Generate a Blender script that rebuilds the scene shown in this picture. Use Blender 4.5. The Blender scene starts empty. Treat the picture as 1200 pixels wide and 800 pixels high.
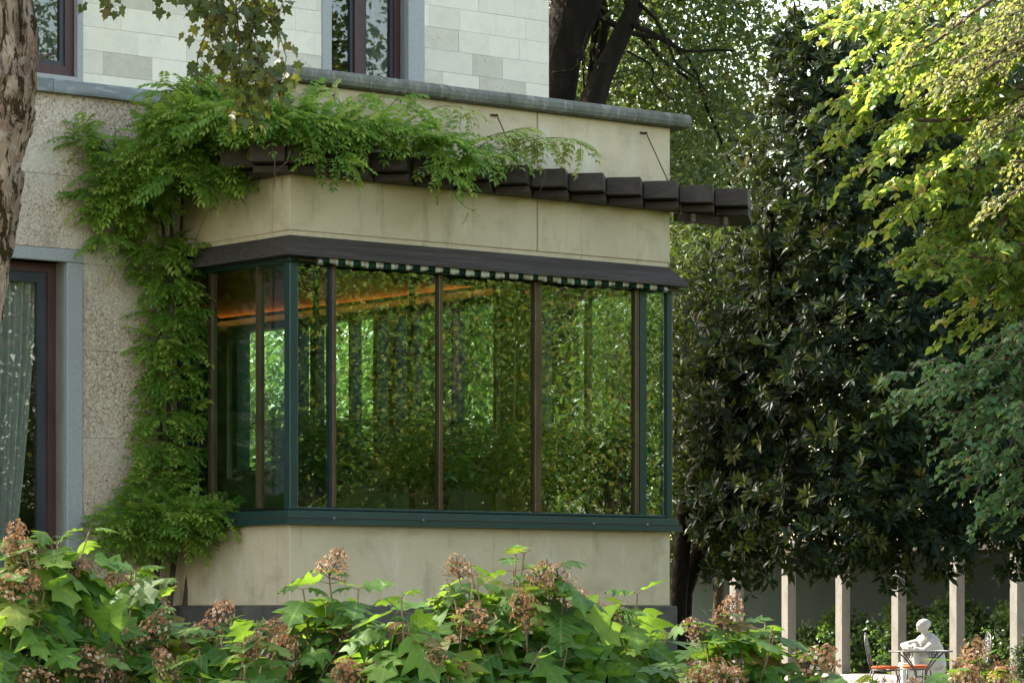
import bpy, math, random
import numpy as np
from mathutils import Vector, Matrix
S = bpy.context.scene
C = S.collection
rng = np.random.RandomState(7)
random.seed(7)
PI = math.pi
# ------------------------------------------------------------------ camera, sky, sun, exposure
F, HORIZ, ZC = 3830.0, 709.5, 1.43            # focal length in pixels of the 1200 px wide photograph, horizon row, eye height
cam = bpy.data.cameras.new('camera')
cam.sensor_width = 36.0
cam.lens = F / 1200 * 36
cam.shift_y = (HORIZ - 400) / 1200
cam.clip_start, cam.clip_end = 0.5, 2000
camo = bpy.data.objects.new('camera', cam)
camo.location = (0, 0, ZC)
camo.rotation_euler = (PI / 2, 0, 0)
C.objects.link(camo)
S.camera = camo
SUN = Vector((-0.87, 0.50, 0.85)).normalized()   # towards the sun
SUN_EL, SUN_ROT = math.asin(SUN.z), math.atan2(SUN.x, SUN.y)
world = bpy.data.worlds.new('World')
S.world = world
world.use_nodes = True
wn = world.node_tree.nodes
sky = wn.new('ShaderNodeTexSky')
sky.sky_type = 'NISHITA'
sky.sun_disc = False
sky.sun_elevation, sky.sun_rotation = SUN_EL, SUN_ROT
sky.air_density, sky.dust_density, sky.ozone_density = 1.0, 1.8, 0.8
hz = wn.new('ShaderNodeMix'); hz.data_type = 'RGBA'; hz.blend_type = 'MULTIPLY'; hz.inputs[0].default_value = 1.0
hz.inputs[7].default_value = (1.0, 0.85, 0.665, 1)     # milky autumn haze takes the blue out of the sky
world.node_tree.links.new(sky.outputs[0], hz.inputs[6])
world.node_tree.links.new(hz.outputs[2], wn['Background'].inputs[0])
wn['Background'].inputs[1].default_value = 0.15
sl = bpy.data.lights.new('sun', 'SUN')
sl.energy, sl.angle, sl.color = 3.6, math.radians(0.5), (1.0, 0.93, 0.80)
slo = bpy.data.objects.new('sun', sl)
slo.rotation_euler = SUN.to_track_quat('Z', 'Y').to_euler()
slo.location = (-60, 30, 60)
C.objects.link(slo)
S.view_settings.view_transform = 'Standard'
S.view_settings.look = 'None'
S.view_settings.exposure = 2.5
S.view_settings.gamma = 1.0
S.render.engine = 'CYCLES'
S.cycles.max_bounces = 8
S.cycles.diffuse_bounces = 3
S.cycles.glossy_bounces = 3
S.cycles.transmission_bounces = 4
S.cycles.transparent_max_bounces = 16
S.cycles.caustics_reflective = S.cycles.caustics_refractive = False
S.cycles.sample_clamp_indirect = 6

# ------------------------------------------------------------------ materials
def nodes_of(name):
    m = bpy.data.materials.new(name)
    m.use_nodes = True
    return m, m.node_tree.nodes, m.node_tree.links, m.node_tree.nodes['Principled BSDF']

def rgb(c): return (c[0], c[1], c[2], 1.0)

def coords(N, L, stretch=(1, 1, 1), jitter=True):
    tc = N.new('ShaderNodeTexCoord')
    mp = N.new('ShaderNodeMapping')
    mp.inputs['Scale'].default_value = stretch
    L.new(tc.outputs['Object'], mp.inputs['Vector'])
    if jitter:
        oi = N.new('ShaderNodeObjectInfo')
        mu = N.new('ShaderNodeMath'); mu.operation = 'MULTIPLY'; mu.inputs[1].default_value = 37.0
        cb = N.new('ShaderNodeCombineXYZ')
        L.new(oi.outputs['Random'], mu.inputs[0])
        for k in range(3): L.new(mu.outputs[0], cb.inputs[k])
        L.new(cb.outputs[0], mp.inputs['Location'])
    return mp.outputs[0]

def ramp(N, L, fac, lo, hi, interp='LINEAR'):
    r = N.new('ShaderNodeValToRGB')
    r.color_ramp.interpolation = interp
    r.color_ramp.elements[0].position, r.color_ramp.elements[1].position = lo, hi
    L.new(fac, r.inputs[0])
    return r.outputs[0]

def mix(N, L, fac, a, b, mode='MIX'):
    x = N.new('ShaderNodeMix'); x.data_type = 'RGBA'; x.blend_type = mode
    if isinstance(fac, float): x.inputs[0].default_value = fac
    else: L.new(fac, x.inputs[0])
    for k, v in ((6, a), (7, b)):
        if isinstance(v, tuple): x.inputs[k].default_value = rgb(v)
        else: L.new(v, x.inputs[k])
    return x.outputs[2]

def noise(N, L, co, scale, detail=5, rough=0.6, dist=0.0):
    n = N.new('ShaderNodeTexNoise')
    n.inputs['Scale'].default_value, n.inputs['Detail'].default_value = scale, detail
    n.inputs['Roughness'].default_value, n.inputs['Distortion'].default_value = rough, dist
    L.new(co, n.inputs['Vector'])
    return n.outputs['Fac']

def surface(name, base, layers=(), rough=0.75, spec=0.3, bumps=(), jitter=False, metal=0.0, vary=0.0):
    """base colour with noise layers (scale, stretch, colour, lo, hi); bumps (scale, distance)"""
    m, N, L, P = nodes_of(name)
    col = base
    for sc, st, c2, lo, hi in layers:
        f = ramp(N, L, noise(N, L, coords(N, L, st, jitter), sc), lo, hi)
        col = mix(N, L, f, col, c2)
    if vary:
        oi = N.new('ShaderNodeObjectInfo')
        mr = N.new('ShaderNodeMapRange')
        mr.inputs[3].default_value, mr.inputs[4].default_value = 1 - vary, 1 + vary
        L.new(oi.outputs['Random'], mr.inputs[0])
        hs = N.new('ShaderNodeHueSaturation')
        L.new(mr.outputs[0], hs.inputs['Value'])
        if isinstance(col, tuple): hs.inputs['Color'].default_value = rgb(col)
        else: L.new(col, hs.inputs['Color'])
        col = hs.outputs[0]
    if isinstance(col, tuple): P.inputs['Base Color'].default_value = rgb(col)
    else: L.new(col, P.inputs['Base Color'])
    P.inputs['Roughness'].default_value = rough
    P.inputs['Specular IOR Level'].default_value = spec
    P.inputs['Metallic'].default_value = metal
    prev = None
    for sc, d in bumps:
        b = N.new('ShaderNodeBump'); b.inputs['Distance'].default_value = d; b.inputs['Strength'].default_value = 1.0
        L.new(noise(N, L, coords(N, L, (1, 1, 1), jitter), sc), b.inputs['Height'])
        if prev is not None: L.new(prev, b.inputs['Normal'])
        prev = b.outputs[0]
    if prev is not None: L.new(prev, P.inputs['Normal'])
    return m

def leaf_material(name, cols, trans=(0.30, 0.42, 0.04), trans_amt=0.4, rough=0.45, spec=0.4, vein=None, blot=None):
    """cols: colours spread over the tint range"""
    m, N, L, P = nodes_of(name)
    at = N.new('ShaderNodeAttribute'); at.attribute_name = 'tint'
    oi = N.new('ShaderNodeObjectInfo')
    ad = N.new('ShaderNodeMath'); ad.operation = 'ADD'
    fr = N.new('ShaderNodeMath'); fr.operation = 'FRACT'
    L.new(at.outputs['Fac'], ad.inputs[0]); L.new(oi.outputs['Random'], ad.inputs[1]); L.new(ad.outputs[0], fr.inputs[0])
    cr = N.new('ShaderNodeValToRGB')
    e = cr.color_ramp.elements
    while len(e) < len(cols): e.new(0.5)
    for k, (p, c) in enumerate(cols):
        e[k].position = p; e[k].color = rgb(c)
    L.new(fr.outputs[0], cr.inputs[0])
    col = cr.outputs[0]
    if blot:
        f = ramp(N, L, noise(N, L, coords(N, L, (1, 1, 1), True), blot[0]), blot[2], blot[3])
        col = mix(N, L, f, col, blot[1])
    if vein:
        tc = N.new('ShaderNodeTexCoord'); sp = N.new('ShaderNodeSeparateXYZ'); L.new(tc.outputs['Object'], sp.inputs[0])
        ab = N.new('ShaderNodeMath'); ab.operation = 'ABSOLUTE'; L.new(sp.outputs[0], ab.inputs[0])
        mu = N.new('ShaderNodeMath'); mu.operation = 'MULTIPLY'; mu.inputs[1].default_value = 0.75; L.new(ab.outputs[0], mu.inputs[0])
        sb = N.new('ShaderNodeMath'); sb.operation = 'SUBTRACT'; L.new(sp.outputs[1], sb.inputs[0]); L.new(mu.outputs[0], sb.inputs[1])
        dv = N.new('ShaderNodeMath'); dv.operation = 'MULTIPLY'; dv.inputs[1].default_value = 7.0; L.new(sb.outputs[0], dv.inputs[0])
        f2 = N.new('ShaderNodeMath'); f2.operation = 'FRACT'; L.new(dv.outputs[0], f2.inputs[0])
        lt = N.new('ShaderNodeMath'); lt.operation = 'LESS_THAN'; lt.inputs[1].default_value = 0.16; L.new(f2.outputs[0], lt.inputs[0])
        l2 = N.new('ShaderNodeMath'); l2.operation = 'LESS_THAN'; l2.inputs[1].default_value = 0.025; L.new(ab.outputs[0], l2.inputs[0])
        mx = N.new('ShaderNodeMath'); mx.operation = 'MAXIMUM'; L.new(lt.outputs[0], mx.inputs[0]); L.new(l2.outputs[0], mx.inputs[1])
        m3 = N.new('ShaderNodeMath'); m3.operation = 'MULTIPLY'; m3.inputs[1].default_value = 0.45; L.new(mx.outputs[0], m3.inputs[0])
        col = mix(N, L, m3.outputs[0], col, vein)
        bp = N.new('ShaderNodeBump'); bp.inputs['Distance'].default_value = 0.01; bp.inputs['Strength'].default_value = 0.6; bp.invert = True
        L.new(mx.outputs[0], bp.inputs['Height']); L.new(bp.outputs[0], P.inputs['Normal'])
    L.new(col, P.inputs['Base Color'])
    P.inputs['Roughness'].default_value = rough
    P.inputs['Specular IOR Level'].default_value = spec
    tr = N.new('ShaderNodeBsdfTranslucent')
    tcol = mix(N, L, 0.75, col, trans)
    L.new(tcol, tr.inputs['Color'])
    ms = N.new('ShaderNodeMixShader'); ms.inputs[0].default_value = trans_amt
    L.new(P.outputs[0], ms.inputs[1]); L.new(tr.outputs[0], ms.inputs[2])
    L.new(ms.outputs[0], N['Material Output'].inputs['Surface'])
    return m

def glass_material(name, tint=(0.71, 0.86, 0.80), ior=1.75):
    m, N, L, P = nodes_of(name)
    N.remove(P)
    t = N.new('ShaderNodeBsdfTransparent'); t.inputs[0].default_value = rgb(tint)
    g = N.new('ShaderNodeBsdfGlossy'); g.inputs['Roughness'].default_value = 0.0; g.inputs['Color'].default_value = (1, 1, 1, 1)
    n = N.new('ShaderNodeBump'); n.inputs['Distance'].default_value = 0.0012; n.inputs['Strength'].default_value = 0.12
    L.new(noise(N, L, coords(N, L, (1, 1, 1), True), 0.9, 0), n.inputs['Height']); L.new(n.outputs[0], g.inputs['Normal'])
    ge = N.new('ShaderNodeNewGeometry'); dt = N.new('ShaderNodeVectorMath'); dt.operation = 'DOT_PRODUCT'
    L.new(ge.outputs['Incoming'], dt.inputs[0]); L.new(ge.outputs['Normal'], dt.inputs[1])
    def mth(op, a, b=None):
        q = N.new('ShaderNodeMath'); q.operation = op
        for k, x in enumerate((a, b)):
            if x is None: continue
            if isinstance(x, float): q.inputs[k].default_value = x
            else: L.new(x, q.inputs[k])
        return q
    r0 = ((ior - 1) / (ior + 1)) ** 2
    c5 = mth('POWER', mth('SUBTRACT', 1.0, mth('ABSOLUTE', dt.outputs['Value']).outputs[0]).outputs[0], 5.0)
    f = mth('ADD', mth('MULTIPLY', c5.outputs[0], 1 - r0).outputs[0], r0)
    ms = N.new('ShaderNodeMixShader')
    L.new(f.outputs[0], ms.inputs[0]); L.new(t.outputs[0], ms.inputs[1]); L.new(g.outputs[0], ms.inputs[2])
    L.new(ms.outputs[0], N['Material Output'].inputs['Surface'])
    return m

def pebble_stone(name):
    m, N, L, P = nodes_of(name)
    co = coords(N, L, (1, 1, 1), False)
    v = N.new('ShaderNodeTexVoronoi'); v.inputs['Scale'].default_value = 62; v.inputs['Randomness'].default_value = 1
    L.new(co, v.inputs['Vector'])
    sp = N.new('ShaderNodeSeparateColor'); L.new(v.outputs['Color'], sp.inputs[0])
    cr = N.new('ShaderNodeValToRGB'); cr.color_ramp.interpolation = 'CONSTANT'
    e = cr.color_ramp.elements
    stops = [(0, (.37, .275, .21)), (.2, (.52, .41, .32)), (.5, (.60, .49, .39)), (.72, (.47, .365, .28)), (.86, (.68, .60, .50)), (.965, (.20, .165, .135))]
    while len(e) < len(stops): e.new(.5)
    for k, (p, c) in enumerate(stops): e[k].position = p; e[k].color = rgb(c)
    L.new(sp.outputs[0], cr.inputs[0])
    oi = N.new('ShaderNodeObjectInfo')
    # how pebbly a slab is differs from slab to slab
    peb = mix(N, L, ramp(N, L, oi.outputs['Random'], 0.05, 0.5), (.52, .41, .325), cr.outputs[0])
    peb = mix(N, L, 0.35, peb, cr.outputs[0])
    pit = ramp(N, L, noise(N, L, co, 48, 3), 0.62, 0.66)
    peb = mix(N, L, pit, peb, (.10, .085, .07))
    big = ramp(N, L, noise(N, L, co, 1.3, 4), 0.45, 0.75)
    peb = mix(N, L, big, peb, (.62, .57, .50))
    dirt = ramp(N, L, noise(N, L, coords(N, L, (3, 3, 0.5), False), 2.0, 4), 0.55, 0.85)
    peb = mix(N, L, dirt, peb, (.30, .24, .18))
    L.new(peb, P.inputs['Base Color'])
    P.inputs['Roughness'].default_value = 0.9; P.inputs['Specular IOR Level'].default_value = 0.15
    b = N.new('ShaderNodeBump'); b.inputs['Distance'].default_value = 0.012; b.inputs['Strength'].default_value = 0.9
    L.new(noise(N, L, co, 40, 4), b.inputs['Height']); L.new(b.outputs[0], P.inputs['Normal'])
    return m

def marble_stone(name):
    m, N, L, P = nodes_of(name)
    co = coords(N, L, (1, 1, 1), True)
    oi = N.new('ShaderNodeObjectInfo')
    white = mix(N, L, ramp(N, L, noise(N, L, co, 3.0, 6, .65, 1.5), .45, .75), (.78, .725, .61), (.68, .64, .545))
    vein = ramp(N, L, noise(N, L, co, 5.0, 8, .7, 3.0), .60, .68)
    white = mix(N, L, vein, white, (.64, .615, .55))
    beige = mix(N, L, ramp(N, L, noise(N, L, co, 7, 5), .4, .7), (.64, .59, .49), (.57, .52, .425))
    pit = ramp(N, L, noise(N, L, co, 42, 2), .66, .70)
    beige = mix(N, L, pit, beige, (.27, .23, .18))
    sel = ramp(N, L, oi.outputs['Random'], .79, .81)
    col = mix(N, L, sel, white, beige)
    hs = N.new('ShaderNodeHueSaturation'); mr = N.new('ShaderNodeMapRange'); mr.inputs[3].default_value, mr.inputs[4].default_value = .88, 1.06
    fr = N.new('ShaderNodeMath'); fr.operation = 'FRACT'; mu = N.new('ShaderNodeMath'); mu.operation = 'MULTIPLY'; mu.inputs[1].default_value = 7.3
    L.new(oi.outputs['Random'], mu.inputs[0]); L.new(mu.outputs[0], fr.inputs[0]); L.new(fr.outputs[0], mr.inputs[0])
    L.new(mr.outputs[0], hs.inputs['Value']); L.new(col, hs.inputs['Color'])
    L.new(hs.outputs[0], P.inputs['Base Color'])
    P.inputs['Roughness'].default_value = .6; P.inputs['Specular IOR Level'].default_value = .3
    b = N.new('ShaderNodeBump'); b.inputs['Distance'].default_value = .004; b.inputs['Strength'].default_value = .6
    L.new(noise(N, L, co, 30, 4), b.inputs['Height']); L.new(b.outputs[0], P.inputs['Normal'])
    return m

M = {}
M['ceppo'] = pebble_stone('conglomerate')
M['marble'] = marble_stone('marble')
M['mortar'] = surface('mortar', (.50, .465, .40), [(6, (1, 1, 1), (.38, .35, .30), .4, .7)], .9, .1)
M['plaster'] = surface('plaster', (.66, .55, .395), [
    (1.1, (1, 1, 1), (.56, .465, .325), .36, .68),
    (2.6, (1, 1, 1.3), (.46, .385, .26), .52, .76),
    (1.7, (1.6, 1.6, .55), (.70, .64, .53), .55, .76),
    (2.4, (2.2, 2.2, .45), (.33, .295, .185), .58, .80),
    (6.0, (1.8, 1.8, .30), (.40, .345, .235), .66, .84),
    (3.0, (2.6, 2.6, .16), (.40, .355, .265), .62, .80), (5.5, (2.4, 2.4, .12), (.27, .25, .17), .70, .86),
    (42, (1, 1, 1), (.38, .33, .24), .62, .76)], .88, .15, [(60, .005), (9, .008)])
M['granite'] = surface('granite', (.36, .37, .38), [(150, (1, 1, 1), (.14, .15, .17), .56, .62), (110, (1, 1, 1), (.55, .54, .52), .60, .66), (2, (1, 1, .3), (.30, .31, .33), .5, .8)], .6, .35, [(150, .002)])
M['coping'] = surface('weathered_stone', (.17, .17, .15), [
    (7, (2.5, 2.5, .5), (.30, .30, .27), .50, .70), (3, (1, 1, 1), (.105, .115, .085), .50, .72),
    (60, (1, 1, .35), (.38, .38, .34), .63, .72)], .9, .15, [(45, .006)], jitter=True, vary=.15)
M['slate'] = surface('slate_ledge', (.19, .205, .215), [
    (5, (1, 1, 4), (.28, .30, .31), .48, .62), (3.5, (.6, 1, 6), (.13, .145, .15), .50, .70), (8, (.6, .6, 2), (.42, .40, .33), .64, .74)], .7, .25, [(30, .004)], jitter=True, vary=.2)
M['plinth'] = surface('plinth_stone', (.085, .08, .075), [(6, (1, 1, 1), (.13, .125, .11), .45, .7)], .85, .2, [(30, .005)])
M['wood'] = surface('dark_timber', (.038, .026, .020), [
    (14, (1, .15, 3), (.062, .044, .034), .42, .68), (40, (.4, .05, 3), (.022, .015, .012), .52, .66), (3, (1, 1, 1), (.065, .055, .05), .55, .8)], .62, .35, [(30, .002)], jitter=True, vary=.25)
M['fascia'] = surface('canopy_timber', (.058, .047, .042), [
    (10, (.12, 1, 4), (.095, .08, .072), .42, .66), (40, (.06, .5, 4), (.034, .028, .026), .5, .65)], .66, .3, [(25, .003)])
M['green'] = surface('green_paint', (.010, .036, .033), [(3, (1, 1, 1), (.015, .048, .044), .4, .7), (25, (1, 1, 1), (.03, .055, .05), .66, .8)], .38, .5, [(40, .0006)])
M['bronze'] = surface('bronze_bar', (.085, .058, .032), [(6, (1, 1, .4), (.14, .10, .055), .4, .7), (30, (1, 1, .5), (.035, .03, .022), .6, .75)], .42, .5, metal=.6)
M['brownframe'] = surface('brown_window_frame', (.055, .020, .019), [(10, (1, 1, .2), (.075, .03, .027), .4, .7)], .45, .45)
M['darkframe'] = surface('dark_sash', (.022, .026, .036), [(10, (1, 1, .2), (.035, .04, .052), .4, .7)], .45, .45)
M['glass'] = glass_material('window_glass')
M['glass_clear'] = glass_material('clear_window_glass', (.91, .94, .93), 1.6)
M['glass2'] = glass_material('inner_glass', (.95, .98, .96), 1.35)
M['terracotta'] = surface('terracotta_pelmet', (.52, .25, .125), [(3, (1, 1, 1), (.43, .20, .095), .4, .7), (1.2, (1, .3, 1), (.33, .16, .08), .5, .75)], .8, .2)
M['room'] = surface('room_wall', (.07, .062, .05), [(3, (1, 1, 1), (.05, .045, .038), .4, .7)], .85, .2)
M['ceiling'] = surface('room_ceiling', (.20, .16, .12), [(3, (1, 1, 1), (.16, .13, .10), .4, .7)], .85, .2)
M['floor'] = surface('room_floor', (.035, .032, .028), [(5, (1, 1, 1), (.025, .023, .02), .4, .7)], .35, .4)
M['awn_green'] = surface('awning_green', (.010, .040, .028), [(20, (1, 1, 1), (.018, .05, .038), .4, .7)], .8, .2)
M['awn_white'] = surface('awning_cream', (.60, .57, .49), [(20, (1, 1, 1), (.48, .45, .38), .4, .7)], .85, .2)
M['steel'] = surface('pale_metal', (.42, .41, .38), [(20, (1, 1, 1), (.30, .29, .27), .4, .7)], .45, .5, metal=.5)
M['rust'] = surface('rusty_rod', (.06, .04, .03), [(30, (1, 1, 1), (.10, .06, .04), .4, .7)], .8, .2)
M['bracket'] = surface('worn_bracket', (.17, .14, .11), [(20, (1, 1, 1), (.11, .09, .075), .4, .7)], .7, .3)

def curtain_material():
    m, N, L, P = nodes_of('sheer_curtain')
    P.inputs['Base Color'].default_value = (.33, .345, .33, 1); P.inputs['Roughness'].default_value = .9
    tr = N.new('ShaderNodeBsdfTranslucent'); tr.inputs[0].default_value = (.45, .47, .45, 1)
    tp = N.new('ShaderNodeBsdfTransparent')
    m1 = N.new('ShaderNodeMixShader'); m1.inputs[0].default_value = .4
    m2 = N.new('ShaderNodeMixShader'); m2.inputs[0].default_value = .42
    L.new(P.outputs[0], m1.inputs[1]); L.new(tr.outputs[0], m1.inputs[2])
    L.new(m1.outputs[0], m2.inputs[1]); L.new(tp.outputs[0], m2.inputs[2])
    L.new(m2.outputs[0], N['Material Output'].inputs['Surface'])
    return m
M['curtain'] = curtain_material()
M['curtain2'] = M['curtain'].copy(); M['curtain2'].name = 'pale_curtain'; M['curtain2'].node_tree.nodes['Principled BSDF'].inputs['Base Color'].default_value = (.72, .73, .68, 1)
def lamp_material():
    m, N, L, P = nodes_of('cove_light')
    P.inputs['Emission Color'].default_value = (1, .42, .12, 1); P.inputs['Emission Strength'].default_value = 1.3
    P.inputs['Base Color'].default_value = (.5, .3, .15, 1)
    return m
M['cove'] = lamp_material()
M['bark_dark'] = surface('dark_bark', (.014, .011, .009), [(6, (1, 1, .25), (.026, .021, .017), .45, .7), (3, (1, 1, 1), (.013, .017, .007), .5, .75)], .95, .1, [(14, .03)])
M['bark'] = surface('grey_brown_bark', (.085, .068, .05), [(8, (1, 1, .25), (.05, .04, .03), .45, .7)], .95, .1, [(18, .02)])
def flaky_bark():
    m, N, L, P = nodes_of('flaking_pink_bark')
    co = coords(N, L, (1, 1, .45), False)
    a = mix(N, L, ramp(N, L, noise(N, L, co, 7, 5, .6, .6), .42, .60), (.70, .50, .39), (.40, .25, .175))
    a = mix(N, L, ramp(N, L, noise(N, L, co, 22, 4, .6, .8), .55, .64), a, (.60, .48, .40))
    a = mix(N, L, ramp(N, L, noise(N, L, coords(N, L, (1.6, 1.6, .5), False), 5.0, 8, .74, 1.6), .50, .545), a, (.075, .048, .022))
    a = mix(N, L, ramp(N, L, noise(N, L, co, 30, 4), .60, .68), a, (.10, .07, .045))
    a = mix(N, L, ramp(N, L, noise(N, L, co, 2.2, 8, .7), .57, .63), a, (.075, .072, .02))
    L.new(a, P.inputs['Base Color']); P.inputs['Roughness'].default_value = .9; P.inputs['Specular IOR Level'].default_value = .15
    b = N.new('ShaderNodeBump'); b.inputs['Distance'].default_value = .03; b.inputs['Strength'].default_value = 1
    L.new(noise(N, L, coords(N, L, (1, 1, .4), False), 22, 8, .75, .8), b.inputs['Height']); b.inputs['Distance'].default_value = .06; L.new(b.outputs[0], P.inputs['Normal'])
    return m
M['flaky'] = flaky_bark()
M['twig'] = surface('brown_twig', (.07, .045, .035), [(20, (1, 1, 1), (.11, .075, .055), .4, .7)], .8, .2)
M['stem'] = surface('green_stem', (.16, .13, .06), [(20, (1, 1, 1), (.20, .12, .07), .4, .7)], .7, .3)
G = leaf_material
M['hyd'] = G('oakleaf_leaf', [(0, (.035, .095, .016)), (.40, (.055, .14, .022)), (.70, (.09, .20, .028)), (.92, (.18, .27, .036)), (.98, (.17, .07, .03))], (.30, .50, .04), .40, .58, .25, vein=(.22, .31, .10), blot=(3.5, (.12, .06, .03), .70, .78))
M['petal_a'] = G('dry_petal_brown', [(0, (.25, .12, .055)), (.6, (.34, .18, .085)), (1, (.17, .08, .04))], (.4, .22, .1), .3, .8, .2)
M['petal_b'] = G('dry_petal_pink', [(0, (.42, .24, .13)), (.6, (.50, .31, .19)), (1, (.33, .17, .09))], (.6, .38, .26), .3, .8, .2)
M['petal_c'] = G('dry_petal_cream', [(0, (.58, .46, .33)), (.6, (.64, .50, .40)), (1, (.50, .37, .26))], (.7, .55, .4), .3, .8, .2)
M['wist'] = G('wisteria_leaf', [(0, (.075, .165, .028)), (.5, (.14, .255, .04)), (.80, (.25, .35, .055)), (1, (.36, .42, .09))], (.44, .64, .08), .44, .5, .35)
M['wist_pale'] = G('wisteria_new_leaf', [(0, (.34, .42, .12)), (1, (.46, .50, .17))], (.5, .6, .15), .42, .5, .35)
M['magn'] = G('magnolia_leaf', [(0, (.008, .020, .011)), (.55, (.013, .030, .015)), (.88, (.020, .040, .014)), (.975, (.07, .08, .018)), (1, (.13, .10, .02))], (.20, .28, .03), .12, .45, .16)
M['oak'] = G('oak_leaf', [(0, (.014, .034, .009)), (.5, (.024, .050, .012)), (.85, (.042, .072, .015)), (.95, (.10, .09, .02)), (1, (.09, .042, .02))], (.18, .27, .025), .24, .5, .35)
M['lime'] = G('lime_leaf', [(0, (.06, .13, .026)), (.42, (.10, .185, .032)), (.74, (.17, .25, .042)), (.92, (.33, .31, .05)), (1, (.30, .13, .03))], (.48, .60, .08), .48, .45, .4)
M['dullgreen'] = G('fine_leaf', [(0, (.09, .12, .035)), (.6, (.14, .16, .05)), (1, (.22, .20, .07))], (.42, .45, .1), .4, .55, .3)
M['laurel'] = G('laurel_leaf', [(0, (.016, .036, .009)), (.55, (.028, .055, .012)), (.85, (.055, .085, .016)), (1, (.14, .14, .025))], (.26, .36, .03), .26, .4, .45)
M['maple'] = G('maple_leaf', [(0, (.032, .055, .012)), (.5, (.048, .074, .015)), (.85, (.08, .095, .018)), (.95, (.14, .08, .018)), (1, (.17, .13, .018))], (.26, .28, .025), .32, .5, .35)
M['pale'] = G('pale_leaf', [(0, (.14, .19, .10)), (1, (.22, .28, .15))], (.4, .5, .2), .4, .6, .3)  # paler green than the leaves of the nearer trees
M['hazel'] = G('hazel_leaf', [(0, (.045, .095, .032)), (.5, (.07, .14, .04)), (.85, (.13, .20, .05)), (1, (.24, .25, .06))], (.28, .42, .10), .34, .5, .35)
M['ivy'] = G('climber_leaf', [(0, (.025, .062, .018)), (.6, (.045, .095, .024)), (1, (.09, .14, .035))], (.2, .36, .04), .3, .45, .4)
M['fern'] = G('indoor_leaf', [(0, (.022, .070, .018)), (.6, (.04, .11, .026)), (1, (.08, .15, .035))], (.24, .42, .04), .4, .5, .35)

# ------------------------------------------------------------------ mesh building
class MB:
    def __init__(s): s.V = []; s.L = []; s.T = []; s.M = []; s.A = []; s.n = 0
    def add(s, V, faces, mi=0, tint=0.0):
        V = np.asarray(V, float).reshape(-1, 3)
        s.V.append(V)
        s.L.append(np.concatenate([np.asarray(f) for f in faces]) + s.n)
        s.T.append(np.array([len(f) for f in faces]))
        s.M.append(np.full(len(faces), mi) if np.isscalar(mi) else np.asarray(mi))
        s.A.append(np.full(len(V), tint) if np.isscalar(tint) else np.asarray(tint))
        s.n += len(V)
        return s
    def inst(s, tmpl, R, T, mi=None, tint=None):
        tv, tl, tt, tm = tmpl
        k, nv = len(T), len(tv)
        if k == 0: return s
        V = np.einsum('kij,nj->kni', R, tv) + T[:, None, :]
        s.V.append(V.reshape(-1, 3))
        s.L.append((tl[None, :] + (np.arange(k) * nv)[:, None]).reshape(-1) + s.n)
        s.T.append(np.tile(tt, k))
        s.M.append(np.tile(tm, k) if mi is None else np.repeat(mi, len(tt)))
        s.A.append(np.repeat(rng.rand(k) if tint is None else tint, nv))
        s.n += k * nv
        return s
    def box(s, x0, x1, y0, y1, z0, z1, mi=0):
        V = [(x0, y0, z0), (x1, y0, z0), (x1, y1, z0), (x0, y1, z0), (x0, y0, z1), (x1, y0, z1), (x1, y1, z1), (x0, y1, z1)]
        return s.add(V, [(0, 3, 2, 1), (4, 5, 6, 7), (0, 1, 5, 4), (1, 2, 6, 5), (2, 3, 7, 6), (3, 0, 4, 7)], mi)
    def tube(s, pts, rad, n=6, mi=0, cap=True):
        P = [Vector(p) for p in pts]
        if np.isscalar(rad): rad = [rad] * len(P)
        V, Fc = [], []
        ref = None
        for i, p in enumerate(P):
            d = (P[min(i + 1, len(P) - 1)] - P[max(i - 1, 0)])
            d = d.normalized() if d.length > 1e-9 else Vector((0, 0, 1))
            if ref is None: ref = d.orthogonal().normalized()
            ref = (ref - d * ref.dot(d))
            ref = ref.normalized() if ref.length > 1e-6 else d.orthogonal().normalized()
            b = d.cross(ref)
            for k in range(n):
                a = 2 * PI * k / n
                V.append(p + (ref * math.cos(a) + b * math.sin(a)) * rad[i])
        for i in range(len(P) - 1):
            for k in range(n):
                k2 = (k + 1) % n
                Fc.append((i * n + k, i * n + k2, (i + 1) * n + k2, (i + 1) * n + k))
        if cap:
            Fc.append(tuple(range(n - 1, -1, -1))); Fc.append(tuple((len(P) - 1) * n + k for k in range(n)))
        return s.add([tuple(v) for v in V], Fc, mi)
    def mesh(s, name, mats, smooth=False):
        me = bpy.data.meshes.new(name)
        V = np.concatenate(s.V); Lp = np.concatenate(s.L).astype(np.int32); T = np.concatenate(s.T).astype(np.int32)
        me.vertices.add(len(V)); me.vertices.foreach_set('co', V.reshape(-1).astype(np.float32))
        me.loops.add(len(Lp)); me.loops.foreach_set('vertex_index', Lp)
        me.polygons.add(len(T))
        st = np.concatenate([[0], np.cumsum(T)[:-1]]).astype(np.int32)
        me.polygons.foreach_set('loop_start', st)
        me.polygons.foreach_set('loop_total', T)
        me.polygons.foreach_set('material_index', np.concatenate(s.M).astype(np.int32))
        me.polygons.foreach_set('use_smooth', np.full(len(T), bool(smooth)))
        A = np.concatenate(s.A)
        if A.any():
            at = me.attributes.new('tint', 'FLOAT', 'POINT')
            at.data.foreach_set('value', A.astype(np.float32))
        me.update(calc_edges=True)
        for m in (mats if isinstance(mats, (list, tuple)) else [mats]): me.materials.append(m)
        return me
    def build(s, name, mats, parent=None, smooth=False, kind=None):
        o = bpy.data.objects.new(name, s.mesh(name, mats, smooth))
        C.objects.link(o)
        if parent: o.parent = parent
        if kind: o['kind'] = kind
        return o

def new(name, me, parent=None, mat4=None):
    o = bpy.data.objects.new(name, me); C.objects.link(o)
    if parent: o.parent = parent
    if mat4 is not None: o.matrix_local = mat4
    return o

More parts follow.
